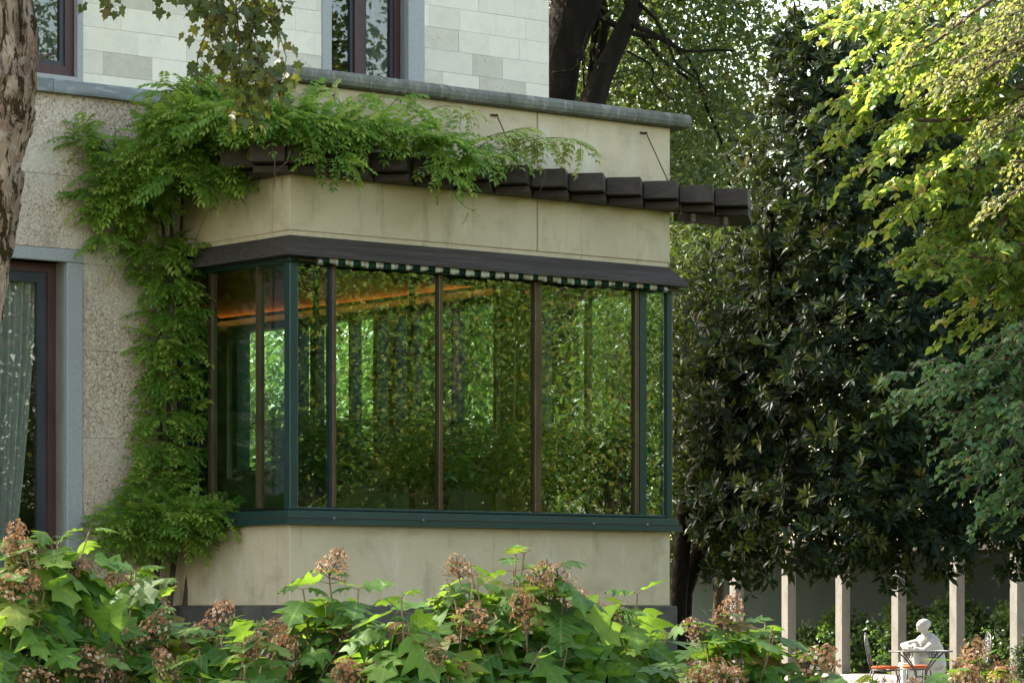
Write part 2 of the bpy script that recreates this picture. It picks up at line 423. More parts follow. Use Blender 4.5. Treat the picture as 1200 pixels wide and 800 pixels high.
def tag(o, label, cat, group=None):
    o['label'] = label; o['category'] = cat
    if group: o['group'] = group
    return o

def thing(name, label, cat, loc=(0, 0, 0), rz=0.0, group=None):
    o = bpy.data.objects.new(name, None); C.objects.link(o)
    o.location = loc; o.rotation_euler = (0, 0, rz); o.empty_display_size = .3
    return tag(o, label, cat, group)

def bevel(o, w=.006, seg=1):
    m = o.modifiers.new('edge', 'BEVEL'); m.width = w; m.segments = seg; m.limit_method = 'ANGLE'
    return o

# ------------------------------------------------------------------ leaf templates (x width, y length, z normal)
def template(V, faces, mi=0):
    return (np.array(V, float), np.concatenate([np.array(f) for f in faces]), np.array([len(f) for f in faces]),
            np.full(len(faces), mi) if np.isscalar(mi) else np.array(mi))

def leaf2(w=.5, droop=.12, fold=.08):
    return template([(0, 0, 0), (-w * .5, .45, fold), (0, .5, 0), (w * .5, .45, fold), (0, 1, -droop)], [(0, 2, 1), (0, 3, 2), (2, 4, 1), (3, 4, 2)])

def leaf6(w=.33, droop=.12, fold=.05, wide=.5):
    h = w / 2
    V = [(0, 0, 0), (0, .33, 0), (0, .68, -droop * .4), (0, 1, -droop), (-h * .8, .30, fold), (-h, .30 + wide * .6, fold - droop * .3), (h * .8, .30, fold), (h, .30 + wide * .6, fold - droop * .3)]
    return template(V, [(0, 1, 4), (1, 2, 5, 4), (2, 3, 5), (0, 6, 1), (1, 6, 7, 2), (2, 7, 3)])

def lobed(half, droop, fold, curl=0.0):
    """leaf blade from a half outline, ridged along its midrib"""
    n = len(half)
    top = half[-1][1]
    V, Fc = [], []
    for i, (x, y) in enumerate(half):
        ym = top * i / (n - 1)
        V.append((0, ym, -droop * (ym / top) ** 2))
    for sgn in (-1, 1):
        o = len(V)
        for i, (x, y) in enumerate(half[1:-1]):
            r = math.hypot(x, y)
            V.append((sgn * x, y, fold * x - droop * (max(0, y) / top) ** 2 - curl * x * x * 2 + .02 * math.sin(9 * y + 3 * sgn)))
        idx = [0] + [o + i for i in range(n - 2)] + [n - 1]
        for i in range(n - 1):
            a, b, c, d = i, i + 1, idx[i + 1], idx[i]
            f = [a]
            for q in (b, c, d):
                if q not in f: f.append(q)
            if len(f) >= 3: Fc.append(tuple(f if sgn > 0 else f[::-1])[::-1])
    return template(V, Fc)

OAKLEAF = [(0, 0), (.10, -.05), (.26, -.02), (.42, .12), (.26, .20), (.20, .26), (.38, .38), (.53, .50), (.34, .54), (.19, .57), (.25, .70), (.28, .80), (.13, .84), (0, 1.04)]
HYD = [lobed(OAKLEAF, d, f, c) for d, f, c in ((.10, .10, .2), (.28, .18, .3), (.45, .05, .4), (.05, .25, .1), (.35, -.08, .5))]
MAPLELEAF = [(0, 0), (.16, -.10), (.30, -.02), (.26, .12), (.50, .22), (.52, .42), (.34, .40), (.22, .46), (.24, .66), (.10, .72), (0, .98)]
MAPLE = [lobed(MAPLELEAF, d, f) for d, f in ((.12, .1), (.3, .15), (.22, -.08))]
HEART = [(0, 0), (.20, -.06), (.38, .06), (.42, .26), (.34, .48), (.20, .70), (0, 1.0)]
HEARTS = [lobed(HEART, d, f) for d, f in ((.10, .1), (.25, .16), (.2, -.06))]
LEAF2 = leaf2()
LEAF2W = leaf2(.72, .15, .06)
LEAFLONG = leaf6(.34, .14, .05)

def rot_frames(d, up):
    d = d / np.linalg.norm(d, axis=1, keepdims=True)
    x = np.cross(d, up); x /= np.maximum(np.linalg.norm(x, axis=1, keepdims=True), 1e-6)
    z = np.cross(x, d)
    return np.stack([x, d, z], axis=2)

def merge_template(parts):
    V, L, T, Mi, n = [], [], [], [], 0
    for tv, tl, tt, tm in parts:
        V.append(tv); L.append(tl + n); T.append(tt); Mi.append(tm); n += len(tv)
    return (np.concatenate(V), np.concatenate(L), np.concatenate(T), np.concatenate(Mi))

def moved(t, Rm, off):
    return (t[0] @ np.asarray(Rm).T + np.asarray(off), t[1], t[2], t[3])

def whorl(n=9, size=.19, seed=0):
    r = np.random.RandomState(seed)
    parts = []
    for k in range(n):
        a = 2 * PI * (k + r.rand() * .6) / n
        el = r.uniform(-.15, .95) if k < n - 2 else 1.1
        d = np.array([[math.cos(a) * math.cos(el), math.sin(a) * math.cos(el), math.sin(el)]])
        up = np.array([[-math.cos(a) * math.sin(el), -math.sin(a) * math.sin(el), math.cos(el)]])
        up = up + r.normal(0, .3, 3)
        parts.append(moved(LEAFLONG, rot_frames(d, up)[0] * size * r.uniform(.7, 1.1), d[0] * .02))
    return merge_template(parts)
WHORLS = [whorl(8 + k % 4, (.17, .15, .165, .14, .155)[k], k) for k in range(5)]

def frond(n=6, size=.24, seed=0, lw=.36, droop=.5):
    r = np.random.RandomState(seed)
    parts = []
    def P(t): return np.array([0, t * size * (1 - .12 * t), -droop * size * t * t])
    lf = leaf2(lw, .14, .07)
    rach = MB().tube([P(0), P(.5), P(1)], [.0028, .0022, .0012], 3)
    parts.append((np.concatenate(rach.V), np.concatenate(rach.L), np.concatenate(rach.T), np.concatenate(rach.M)))
    for i in range(n):
        t = .22 + .74 * i / max(1, n - 1)
        ll = size * (.36 - .12 * t) * r.uniform(.85, 1.15)
        for sg in (-1, 1):
            a = r.uniform(.85, 1.15)
            d = np.array([[sg * math.sin(a), math.cos(a), -.25 - r.rand() * .3]])
            parts.append(moved(lf, rot_frames(d, np.array([[r.normal(0, .15), 0, 1.0]]))[0] * ll, P(t)))
    parts.append(moved(lf, rot_frames(np.array([[0, 1, -.7]]), np.array([[0, .5, 1.0]]))[0] * size * .22, P(1)))
    return merge_template(parts)
FRONDS = [frond(5, .27, 1, .50), frond(6, .31, 2, .46, .35), frond(5, .24, 3, .55, .7), frond(5, .28, 4, .52, .2)]

def tmesh(t, name, mats, smooth=False):
    b = MB(); b.add(t[0], [t[1][a:a + k] for a, k in zip(np.concatenate([[0], np.cumsum(t[2])[:-1]]), t[2])], t[3])
    return b.mesh(name, mats, smooth)

def m4(R, T):
    return Matrix([[*R[0], T[0]], [*R[1], T[1]], [*R[2], T[2]], [0, 0, 0, 1]])

def rand_unit(k):
    v = rng.normal(0, 1, (k, 3)); return v / np.linalg.norm(v, axis=1, keepdims=True)

def proj(X):
    return 600 + F * X[:, 0] / X[:, 1], HORIZ - F * (X[:, 2] - ZC) / X[:, 1]

# ------------------------------------------------------------------ villa frame of reference: u along the bay front, v into the house
X0, Y0 = (339.5 - 600) / F * 30.0, 30.0
UX, UY, VX, VY = .7818, .6238, -.6242, .7813
TH = math.atan2(UY, UX)
W, PD = 4.647, 1.923                               # width and projection of the bay
BASE = (X0, Y0, 0)
def wpt(u, v, z): return (X0 + UX * u + VX * v, Y0 + UY * u + VY * v, z)
def UZ(px, py, v):
    r = (px - 600) / F
    u = (r * (Y0 + VY * v) - X0 - VX * v) / (UX - r * UY)
    Y = Y0 + UY * u + VY * v
    return u, ZC + (HORIZ - py) * Y / F

# ------------------------------------------------------------------ ground
def ground_sheet():
    b = MB()
    b.add([(-400, -100, 0), (400, -100, 0), (400, 800, 0), (-400, 800, 0)], [(0, 1, 2, 3)])
    o = b.build('lawn', surface('lawn_soil', (.05, .065, .022), [(2, (1, 1, 1), (.075, .085, .03), .4, .7), (40, (1, 1, 1), (.03, .035, .015), .5, .7)], .95, .1, [(30, .03)]))
    o['kind'] = 'structure'
    b = MB(); 
    b.add([(2.2, 41, .004), (14, 41, .004), (14, 78, .004), (-3.0, 78, .004)], [(0, 1, 2, 3)])
    o = b.build('gravel_court', surface('pale_gravel', (.34, .32, .28), [(60, (1, 1, 1), (.22, .205, .18), .45, .65), (2, (1, 1, 1), (.28, .26, .225), .45, .7)], .95, .1, [(80, .01)]))
    o['kind'] = 'structure'
ground_sheet()

# ------------------------------------------------------------------ the villa
villa = thing('villa', 'pale stone villa corner with a glazed winter garden bay and marble upper storey', 'house', BASE, TH)
ZL0, ZL1 = 6.235, 6.36                              # ledge and coping
def walls(name, axis, a0, a1, z0, z1, holes, c0, c1, mat, parent=villa):
    """a wall along u (axis 'u', thickness v c0..c1) or along v, open where the holes (a0,a1,z0,z1) are"""
    A = sorted(set([a0, a1] + [x for h in holes for x in h[:2] if a0 < x < a1]))
    Z = sorted(set([z0, z1] + [x for h in holes for x in h[2:] if z0 < x < z1]))
    b = MB()
    for i in range(len(A) - 1):
        for j in range(len(Z) - 1):
            ca, cz = (A[i] + A[i + 1]) / 2, (Z[j] + Z[j + 1]) / 2
            if any(h[0] < ca < h[1] and h[2] < cz < h[3] for h in holes): continue
            if axis == 'u': b.box(A[i], A[i + 1], c0, c1, Z[j], Z[j + 1])
            else: b.box(c0, c1, A[i], A[i + 1], Z[j], Z[j + 1])
    return b.build(name, mat, parent)
UL, DEPTH, ROOF = -9.0, 11.0, 12.2  # ROOF, above the frame, raised so the house shades the lower lime branches
DOOR = (-2.75, -1.214, 1.50, 4.661)                # opening inside the granite surround
UWL = (-2.40, -1.103, 6.41, 8.55)
UWR = (1.834, 2.791, 6.41, 8.55)
ROOM = (.30, W - .12, 1.45, 5.30)
SB, MBK = .05, .06                                   # thickness of slab and block facing
walls('ground_floor_wall', 'u', UL, W - .004, 0, ZL1 - .01, [DOOR, ROOM], PD + SB, PD + .42, M['mortar'])
walls('upper_wall', 'u', UL, W - .004, ZL1, ROOF, [UWL, UWR], PD + MBK, PD + .42, M['marble'])
RW = (2.15, 7.55, 2.93, 4.72)                       # glazing in the right-hand room wall (v, z)
walls('side_wall', 'v', PD + .42, DEPTH, 0, ROOF, [RW], W - .32, W - .004, M['plaster'])
walls('rear_wall', 'u', UL, W - .33, 0, ROOF, [], DEPTH - .3, DEPTH, M['plaster'])
walls('end_wall', 'v', PD + .42, DEPTH - .3, 0, ROOF, [], UL, UL + .3, M['plaster'])
b = MB(); b.box(UL - .3, W + .3, PD - .3, DEPTH + .3, ROOF, ROOF + .25); b.build('roof', M['coping'], villa)
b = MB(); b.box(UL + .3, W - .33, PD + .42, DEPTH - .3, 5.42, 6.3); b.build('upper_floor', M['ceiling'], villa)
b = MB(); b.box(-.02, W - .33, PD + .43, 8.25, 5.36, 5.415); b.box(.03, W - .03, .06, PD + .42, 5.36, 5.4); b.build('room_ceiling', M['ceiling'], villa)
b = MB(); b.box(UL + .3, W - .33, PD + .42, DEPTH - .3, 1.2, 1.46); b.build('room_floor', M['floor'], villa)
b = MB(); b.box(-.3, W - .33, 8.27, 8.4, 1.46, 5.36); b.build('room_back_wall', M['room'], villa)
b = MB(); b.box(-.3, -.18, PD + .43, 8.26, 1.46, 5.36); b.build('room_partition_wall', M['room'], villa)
# terracotta pelmet along the right-hand wall of the room, with its cove light
b = MB(); b.box(W - .42, W - .325, PD + .44, 8.24, 4.80, 5.355); pel = b.build('pelmet', M['terracotta'], villa)
b = MB(); b.box(W - .455, W - .440, PD + .5, 8.2, 4.79, 4.80); b.build('cove_lamp', M['cove'], pel)
b = MB(); b.box(W - .478, W - .470, PD + .5, 8.2, 4.775, 4.808); b.box(W - .468, W - .424, PD + .5, 8.2, 4.775, 4.782); b.build('cove_trough', M['terracotta'], pel)
b = MB()
for (a, c) in ((2.15, 2.55), (7.45, 7.55)): b.box(W - .24, W - .06, a, c, RW[2], RW[3])
b.box(W - .24, W - .06, 2.55, 7.45, RW[2], RW[2] + .09); b.box(W - .24, W - .06, 2.55, 7.45, RW[3] - .07, RW[3])
rwin = b.build('garden_window', M['green'], villa)
for v, w in ((6.27, .10), (5.94, .06), (5.2, .03), (4.71, .07), (4.40, .12), (4.09, .06), (3.3, .03)):
    q = MB(); q.box(W - .23, W - .07, v - w / 2, v + w / 2, RW[2] + .09, RW[3] - .07); q.build('mullion', M['darkframe'], rwin)
for a, c in ((2.55, 3.28), (3.32, 4.05), (4.47, 4.67), (4.75, 5.18), (5.22, 5.90), (6.33, 7.45)):
    q = MB(); q.box(W - .153, W - .147, a, c, RW[2] + .09, RW[3] - .07); q.build('pane', M['glass2'], rwin)

# facing slabs of the ground floor
def facing(name, u_edges_of_row, z_edges, v0, v1, mat, holes, gap=.004, jit=0.0):
    cnt = 0
    for j in range(len(z_edges) - 1):
        z0, z1 = z_edges[j], z_edges[j + 1]
        ue = u_edges_of_row(j)
        for i in range(len(ue) - 1):
            rects = [(ue[i], ue[i + 1], z0, z1)]
            for h in holes:
                out = []
                for (a, c, e, f) in rects:
                    if c <= h[0] or a >= h[1] or f <= h[2] or e >= h[3]: out.append((a, c, e, f)); continue
                    if a < h[0]: out.append((a, h[0], e, f))
                    if c > h[1]: out.append((h[1], c, e, f))
                    m0, m1 = max(a, h[0]), min(c, h[1])
                    if e < h[2]: out.append((m0, m1, e, h[2]))
                    if f > h[3]: out.append((m0, m1, h[3], f))
                rects = out
            for (a, c, e, f) in rects:
                if c - a < .05 or f - e < .03: continue
                q = MB(); d = rng.uniform(0, jit)
                q.box(a + gap / 2, c - gap / 2, v0 + d, v1, e + gap / 2, f - gap / 2)
                q.build(name, mat, villa); cnt += 1
    return cnt
DS = (-2.93, -1.038, 0, 4.785)                      # outside of the door surround
n = facing('stone_slab', lambda j: [UL, -7.4, -5.9, -4.4, -2.93, -1.038, .02] if j % 2 else [UL, -6.7, -5.2, -3.7, -2.2, -1.038, .02],
           [0, .52, 1.35, 2.18, 3.02, 3.841, 4.656, 5.472, ZL0 + .02], PD, PD + SB, M['ceppo'], [DS])
# marble courses of the upper storey
US = [(UWL[0] - .16, UWL[1] + .065, ZL1 - .1, 8.7), (UWR[0] - .115, UWR[1] + .206, ZL1 - .1, 8.7)]
zc = [ZL1 + .002, 6.46]
while zc[-1] < 8.0: zc.append(zc[-1] + .222)
def ublocks(j):
    r = np.random.RandomState(100 + j)
    e = [W - .004]
    while e[-1] > -3.2:
        step = r.choice([.31, .40, .47, .62]) if e[-1] > 2.8 else r.choice([.55, .75, .95])
        e.append(e[-1] - step)
    return e[::-1]
n = facing('marble_block', ublocks, zc, PD, PD + MBK, M['marble'], US, gap=.0025, jit=.003)
b = MB(); b.box(UL, -3.9, PD + .003, PD + MBK - .002, ZL1 + .002, ROOF - .01); b.box(-3.85, W - .004, PD + .003, PD + MBK - .002, zc[-1] + .06, ROOF - .01)
# big plain facing above the frame, open at the windows
b2 = walls('upper_facing', 'u', -3.9, W - .006, zc[-1] + .004, ROOF - .01, [UWL, UWR], PD + .004, PD + MBK - .002, M['marble'])
b = MB(); b.box(UL, -3.92, PD + .003, PD + MBK - .002, ZL1 + .002, ROOF - .01); b.build('end_facing', M['marble'], villa)

# granite surround and the garden door
b = MB()
b.box(DOOR[1], DS[1] - .004, PD - .012, PD + .34, 0.3, DOOR[3] - .004)
b.box(DS[0] + .004, DOOR[0], PD - .012, PD + .34, 0.3, DOOR[3] - .004)
b.box(DS[0] + .004, DS[1] - .004, PD - .012, PD + .34, DOOR[3], DS[3] - .004)
bevel(b.build('door_surround', M['granite'], villa), .006)
def curtain(u0, u1, z0, z1, v, parent, mat, waves=9, tie=0.0):
    b = MB(); nu, nz = 70, 14; V, Fc = [], []
    for j in range(nz + 1):
        t = j / nz
        for i in range(nu + 1):
            s = i / nu
            amp = .030
            sh = -tie * (1 - t) ** 1.6 * s
            V.append((u0 + (u1 - u0) * s + sh, v + amp * math.sin(s * waves * 2 * PI) * (.6 + .4 * t) + .012 * math.sin(s * 31 + t * 3), z0 + (z1 - z0) * t))
    for j in range(nz):
        for i in range(nu):
            a = j * (nu + 1) + i
            Fc.append((a, a + 1, a + nu + 2, a + nu + 1))
    b.add(V, Fc); return b.build('curtain', mat, parent, True)
def casement(name, u0, u1, z0, z1, v, frame_w, parent=villa, mid=None, sash=.05):
    b = MB()
    b.box(u0, u0 + frame_w, v, v + .08, z0, z1); b.box(u1 - frame_w, u1, v, v + .08, z0, z1)
    b.box(u0 + frame_w, u1 - frame_w, v, v + .08, z1 - frame_w, z1); b.box(u0 + frame_w, u1 - frame_w, v, v + .08, z0, z0 + frame_w)
    w = b.build(name, M['brownframe'], parent)
    spans = [(u0 + frame_w, u1 - frame_w)]
    if mid:
        q = MB(); q.box(mid[0], mid[1], v - .004, v + .085, z0 + frame_w, z1 - frame_w); q.build('mullion', M['brownframe'], w)
        spans = [(u0 + frame_w, mid[0]), (mid[1], u1 - frame_w)]
    for a, c in spans:
        q = MB(); zz0, zz1 = z0 + frame_w, z1 - frame_w
        q.box(a, a + sash, v + .02, v + .07, zz0, zz1); q.box(c - sash, c, v + .02, v + .07, zz0, zz1)
        q.box(a + sash, c - sash, v + .02, v + .07, zz1 - sash, zz1); q.box(a + sash, c - sash, v + .02, v + .07, zz0, zz0 + sash)
        q.build('sash', M['darkframe'], w)
        q = MB(); q.box(a + sash, c - sash, v + .042, v + .048, zz0 + sash, zz1 - sash); q.build('pane', M['glass_clear'], w)
    return w
dw = casement('garden_door', DOOR[0], DOOR[1], DOOR[2], DOOR[3], PD + .20, .09, mid=(-2.02, -1.95), sash=.10)
curtain(-1.93, -1.36, 1.55, 4.55, PD + .31, dw, M['curtain2'], 8, .30)
curtain(-2.70, -2.1, 1.55, 4.55, PD + .31, dw, M['curtain2'], 8, -.2)
# rooms behind the door and the upper windows
for nm, (u0, u1, z0, z1) in (('door_room_wall', (-4.2, -.35, 1.46, 5.4)), ('left_room_wall', (-4.0, -.2, 6.31, 8.9)), ('right_room_wall', (.6, 4.1, 6.31, 8.9))):
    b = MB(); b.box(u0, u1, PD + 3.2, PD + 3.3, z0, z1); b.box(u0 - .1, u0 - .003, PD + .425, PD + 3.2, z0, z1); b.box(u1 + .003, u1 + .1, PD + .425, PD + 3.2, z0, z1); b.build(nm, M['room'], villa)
for (h, s0, s1) in ((UWL, .16, .065), (UWR, .115, .206)):
    b = MB()
    b.box(h[0] - s0 + .003, h[0], PD - .010, PD + .16, ZL1 + .003, 8.697); b.box(h[1], h[1] + s1 - .003, PD - .010, PD + .16, ZL1 + .003, 8.697)
    b.box(h[0], h[1], PD - .010, PD + .16, 8.55, 8.697); b.box(h[0], h[1], PD - .010, PD + .16, ZL1 + .003, 6.408)
    b.build('window_surround', M['granite'], villa)
wl = casement('upper_window', UWL[0], UWL[1], UWL[2], UWL[3], PD + .05, .10, mid=(-1.79, -1.71), sash=.045)
curtain(-1.70, -1.2, 6.5, 8.5, PD + .26, wl, M['curtain'], 7)
wr = casement('upper_window', UWR[0], UWR[1], UWR[2], UWR[3], PD + .13, .075, mid=(2.215, 2.335), sash=.04)
curtain(2.36, 2.76, 6.45, 8.5, PD + .30, wr, M['curtain'], 6)

# ledge on the house wall and coping of the bay
def stone_run(name, u0, u1, axis, mat, prof, seg, origin, parent=villa, r=3):
    """stones of one profile laid end to end; prof = list of (out, z)"""
    L0 = u0; rr = np.random.RandomState(r)
    while L0 < u1 - .02:
        L1 = min(u1, L0 + seg * rr.uniform(.8, 1.2))
        if u1 - L1 < .25: L1 = u1
        q = MB(); V = []; d = rr.uniform(-.003, .003)
        for a in (L0 + .003, L1 - .003):
            for (o_, z) in prof:
                V.append((a, origin - o_ - d, z + d) if axis == 'u' else (origin - o_ - d, a, z + d))
        k = len(prof)
        Fc = [tuple(range(k)), tuple(range(2 * k - 1, k - 1, -1))] + [(i, k + i, k + (i + 1) % k, (i + 1) % k) for i in range(k)]
        q.add(V, Fc); o = q.build(name, mat, parent); L0 = L1
def bull(out, z0, z1, back=.3, n=5):
    h = (z1 - z0) / 2; p = [(-back, z0)]
    for i in range(n + 1):
        a = -PI / 2 + PI * i / n
        p.append((out - h * .7 + h * .7 * math.cos(a), (z0 + z1) / 2 + h * math.sin(a)))
    return p + [(-back, z1)]
stone_run('ledge_stone', UL, -.14, 'u', M['slate'], [(-.03, ZL0), (.08, ZL0), (.085, ZL0 + .02), (.085, ZL1 - .012), (.075, ZL1), (-.03, ZL1)], 1.15, PD, r=5)
stone_run('coping_stone', -.12, W + .19, 'u', M['coping'], bull(.12, ZL0, ZL1 + .012), .82, 0.0, r=8)
stone_run('coping_stone', .302, PD - .005, 'v', M['coping'], bull(.12, ZL0, ZL1 + .012), .8, 0.0, r=9)
q = MB(); q.box(W - .1, W + .18, .302, PD + .5, ZL0, ZL1); q.build('coping_stone', M['coping'], villa)
b = MB(); b.box(.304, W - .11, .304, PD - .002, ZL0 - .02, ZL1 - .03); b.build('bay_roof', M['coping'], villa)

# the bay: plinth, base, upper wall
ZB0, ZB1, ZG0, ZG1, ZF1, ZW = 1.43, 2.19, 2.32, 4.64, 4.82, 4.88
b = MB(); b.box(-.05, W + .06, -.05, PD - .003, 0, ZB0); bevel(b.build('plinth', M['plinth'], villa), .01)
b = MB(); b.box(0, W, 0, PD - .002, ZB0 + .002, ZB1); bevel(b.build('bay_base', M['plaster'], villa), .008)
UJ = 2.929
for a, c in ((0, UJ - .006), (UJ + .006, W)):
    q = MB(); q.box(a, c, 0, .28, ZW, ZL0 - .002); bevel(q.build('bay_wall_panel', M['plaster'], villa), .006)
q = MB(); q.box(UJ - .02, UJ + .02, .02, .27, ZW, ZL0 - .004); q.build('wall_joint', M['plinth'], villa)
q = MB(); q.box(0.001, .28, .283, PD - .002, ZW, ZL0 - .002); q.build('bay_side_panel', M['plaster'], villa)
q = MB(); q.box(W - .28, W - .001, .283, PD - .002, ZW, ZL0 - .002); q.build('bay_side_panel', M['plaster'], villa)
q = MB(); q.box(.014, W - .014, .014, .27, ZF1 - .02, ZW); q.box(.014, .27, .27, PD - .003, ZF1 - .02, ZW); q.box(W - .27, W - .014, .27, PD - .003, ZF1 - .02, ZW); q.build('soffit_band', M['plaster'], villa)
# timber canopy skirt
def skirt():
    b = MB(); o, zt, zb = .135, ZF1, 4.635
    ring = lambda e, z: [(-e, PD - .005, z), (-e, -e, z), (W + e, -e, z), (W + e, PD + .35, z)]
    V = ring(-.01, zt + .015) + ring(o, zb + .03) + ring(o, zb) + ring(-.06, zb)
    Fc = []
    for k in range(3):
        for i in range(3): Fc.append((k * 4 + i, (k + 1) * 4 + i, (k + 1) * 4 + i + 1, k * 4 + i + 1))
    b.add(V, Fc); return b.build('canopy', M['fascia'], villa)
skirt()
# glazing of the bay
b = MB()
PT = .10
b.box(.005, PT, .005, PT, ZG0, ZG1 - .05); b.box(W - .045, W + .022, -.012, .055, ZG0, ZG1 - .05)           # corner posts
b.box(.005, PT, PD - .14, PD - .01, ZG0, ZG1 - .05); b.box(W - PT - .12, W - .005, PD - .05, PD + .25, ZG0, ZG1 - .05)
b.box(.0, W, .0, PT + .01, ZG1 - .048, ZG1 + .05); b.box(0, PT, PT + .012, PD - .01, ZG1 - .048, ZG1 + .05); b.box(W - PT, W, PT + .012, PD - .01, ZG1 - .048, ZG1 + .05)
b.box(.002, W - .002, .004, PT, ZG0 - .005, ZG0 + .02)
bw = bevel(b.build('bay_window', M['green'], villa), .008, 2)
b = MB()
def sillring(e, z): return [(-e, PD - .004, z), (-e, -e, z), (W + e, -e, z), (W + e, PD - .004, z)]
V = sillring(-.1, ZG0 - .004) + sillring(.055, ZG0 - .012) + sillring(.065, ZG0 - .085) + sillring(.085, ZG0 - .088) + sillring(.09, ZB1 - .012) + sillring(-.1, ZB1 - .012)
Fc = []
for k in range(5):
    for i in range(3): Fc.append((k * 4 + i, (k + 1) * 4 + i, (k + 1) * 4 + i + 1, k * 4 + i + 1))
b.add(V, Fc); b.box(.02, W - .02, .02, PD - .02, ZB1 + .003, ZG0 - .02); b.build('sill', M['green'], bw)
q = MB(); q.tube([(-.088, PD - .3, ZG0 - .078), (-.09, -.09, ZG0 - .08), (W + .08, -.09, ZG0 - .08)], .004, 5); q.build('drip_cable', M['rust'], bw)
for u in (.42, 1.45, 3.55, 4.25):
    q = MB(); q.tube([(u, -.1, ZG0 - .082), (u + .018, -.1, ZG0 - .082)], .010, 6); q.build('cable_clip', M['steel'], bw)
FM = [(.514, .042, 'bronze'), (1.758, .046, 'bronze'), (2.95, .082, 'bronze'), (4.223, .05, 'bronze')]
for u, w, m in FM:
    q = MB(); q.box(u - w / 2, u + w / 2, .010, .085, ZG0 + .02, ZG1 - .05); bevel(q.build('mullion', M[m], bw), .006)
q = MB(); q.box(4.27, 4.36, .03, .14, ZG0 + .02, ZG1 - .05); q.build('inner_post', M['green'], bw)
q = MB(); q.box(.475, .49, .02, .10, ZG0 + .02, ZG1 - .05); q.build('inner_post', M['darkframe'], bw)
ue = [PT] + [f[0] for f in FM] + [W - .045]
for a, c in zip(ue[:-1], ue[1:]):
    q = MB(); q.box(a + .004, c - .004, .046, .052, ZG0 + .018, ZG1 - .05); q.build('pane', M['glass'], bw)
for v, w in ((.55, .045), (1.35, .05)):
    q = MB(); q.box(.012, .08, v - w / 2, v + w / 2, ZG0 + .02, ZG1 - .05); q.build('mullion', M['bronze'], bw)
    q = MB(); q.box(W - .08, W - .012, v - w / 2 - .12, v + w / 2 - .12, ZG0 + .02, ZG1 - .05); q.build('mullion', M['bronze'], bw)
ve = [PT, .55, 1.35, PD - .14]
for a, c in zip(ve[:-1], ve[1:]):
    q = MB(); q.box(.044, .050, a + .004, c - .004, ZG0 + .018, ZG1 - .05); q.build('pane', M['glass'], bw)
ve = [PT, .43, 1.23, PD - .05]
for a, c in zip(ve[:-1], ve[1:]):
    q = MB(); q.box(W - .050, W - .044, a + .004, c - .004, ZG0 + .018, ZG1 - .05); q.build('pane', M['glass2'], bw)
# inner screen between the winter garden and the room
b = MB()
for u, w in ((.45, .04), (1.7, .04), (2.9, .04), (4.0, .05), (4.22, .03)): b.box(u - w / 2, u + w / 2, PD + .05, PD + .10, 1.5, 5.3)
b.build('inner_screen', M['bronze'], villa)
b = MB(); b.box(.06, W - .06, PD + .1, PD + .2, 4.75, 5.29); b.build('inner_head', M['room'], villa)

# ------------------------------------------------------------------ striped awning, rolled up under the canopy
awn = thing('awning', 'green and cream striped awning rolled up under the canopy above the front panes', 'awning', BASE, TH)
b = MB(); u = .31; k = 0; V, Fc, Mi = [], [], []
cols = []
while u < 4.46:
    cols.append((u, k)); wst = .095 if k % 2 else .085
    u += wst * random.uniform(.93, 1.07); k += 1
cols.append((u, k))
for i in range(len(cols) - 1):
    a, c = cols[i][0], cols[i + 1][0]
    for s in range(3):
        x0, x1 = a + (c - a) * s / 3, a + (c - a) * (s + 1) / 3
        o = len(V)
        def row(x): 
            w = .010 * math.sin(x * 33) + .006 * math.sin(x * 71)
            sag = .008 * math.sin(x * 5.1)
            return [(x, -.075 + w * .3, 4.655), (x, -.088 + w, 4.615 + sag), (x, -.082 + w * 1.5, 4.580 + sag + .007 * math.cos(x * 33)), (x, -.06, 4.60)]
        V += row(x0) + row(x1)
        for j in range(3): Fc.append((o + j, o + j + 1, o + 5 + j, o + 4 + j)); Mi.append(cols[i][1] % 2)
b.add(V, Fc, np.array(Mi)); b.build('valance', [M['awn_green'], M['awn_white']], awn, True)
q = MB(); q.tube([(.28, -.045, 4.66), (4.5, -.045, 4.66)], .036, 10); q.build('roller', M['awn_green'], awn, True)
for u in (.27, 4.49):
    q = MB(); q.tube([(u, -.06, 4.60), (u + .05, -.06, 4.60)], .034, 10); q.build('bracket', M['steel'], awn, True)
q = MB(); q.tube([(.06, -.05, 4.606), (.27, -.055, 4.606)], .012, 6); q.tube([(4.52, -.05, 4.60), (W + .07, -.05, 4.60)], .022, 6); q.build('square_bar', M['bronze'], awn)

# ------------------------------------------------------------------ pergola of dark joists
per = thing('pergola', 'dark timber pergola of short joists bracketed to the bay wall', 'pergola', BASE, TH)
JZ0, JZ1, JV = 5.405, 5.575, -.75
PL, SW, R2 = .45, .337, math.sqrt(2)                # reach of the tips, board width; boards lie at 45 degrees, their ends make a saw-tooth edge
def suv(s_, t_): return ((s_ + t_) / R2, (t_ - s_) / R2)
s0_ = (UZ(663, 198.4, -PL)[0] + PL) / R2
def diagonal(name, sa, sb, z0, z1, back, mat):
    t0 = max(sb - PL * R2, -PL * R2 - sa) + back
    free = sa > (W + .02) / R2
    tb = lambda s_: t0 + (.95 if free else 9) if free else abs(s_) - .006
    cut = [sb, sa] if sa * sb > 0 else [sb, 0.0, sa]
    ring = [suv(sa, t0), suv(sb, t0)] + [suv(x, tb(x)) for x in cut]
    if min(tb(x) for x in cut) < t0 + .03: return
    n = len(ring); q = MB()
    q.add([(x, y, z0) for x, y in ring] + [(x, y, z1) for x, y in ring], [tuple(range(n - 1, -1, -1)), tuple(range(n, 2 * n))] + [(i, (i + 1) % n, n + (i + 1) % n, n + i) for i in range(n)])
    bevel(q.build(name, mat, per), .004)
JZ0, JZ1 = 5.463, 5.633
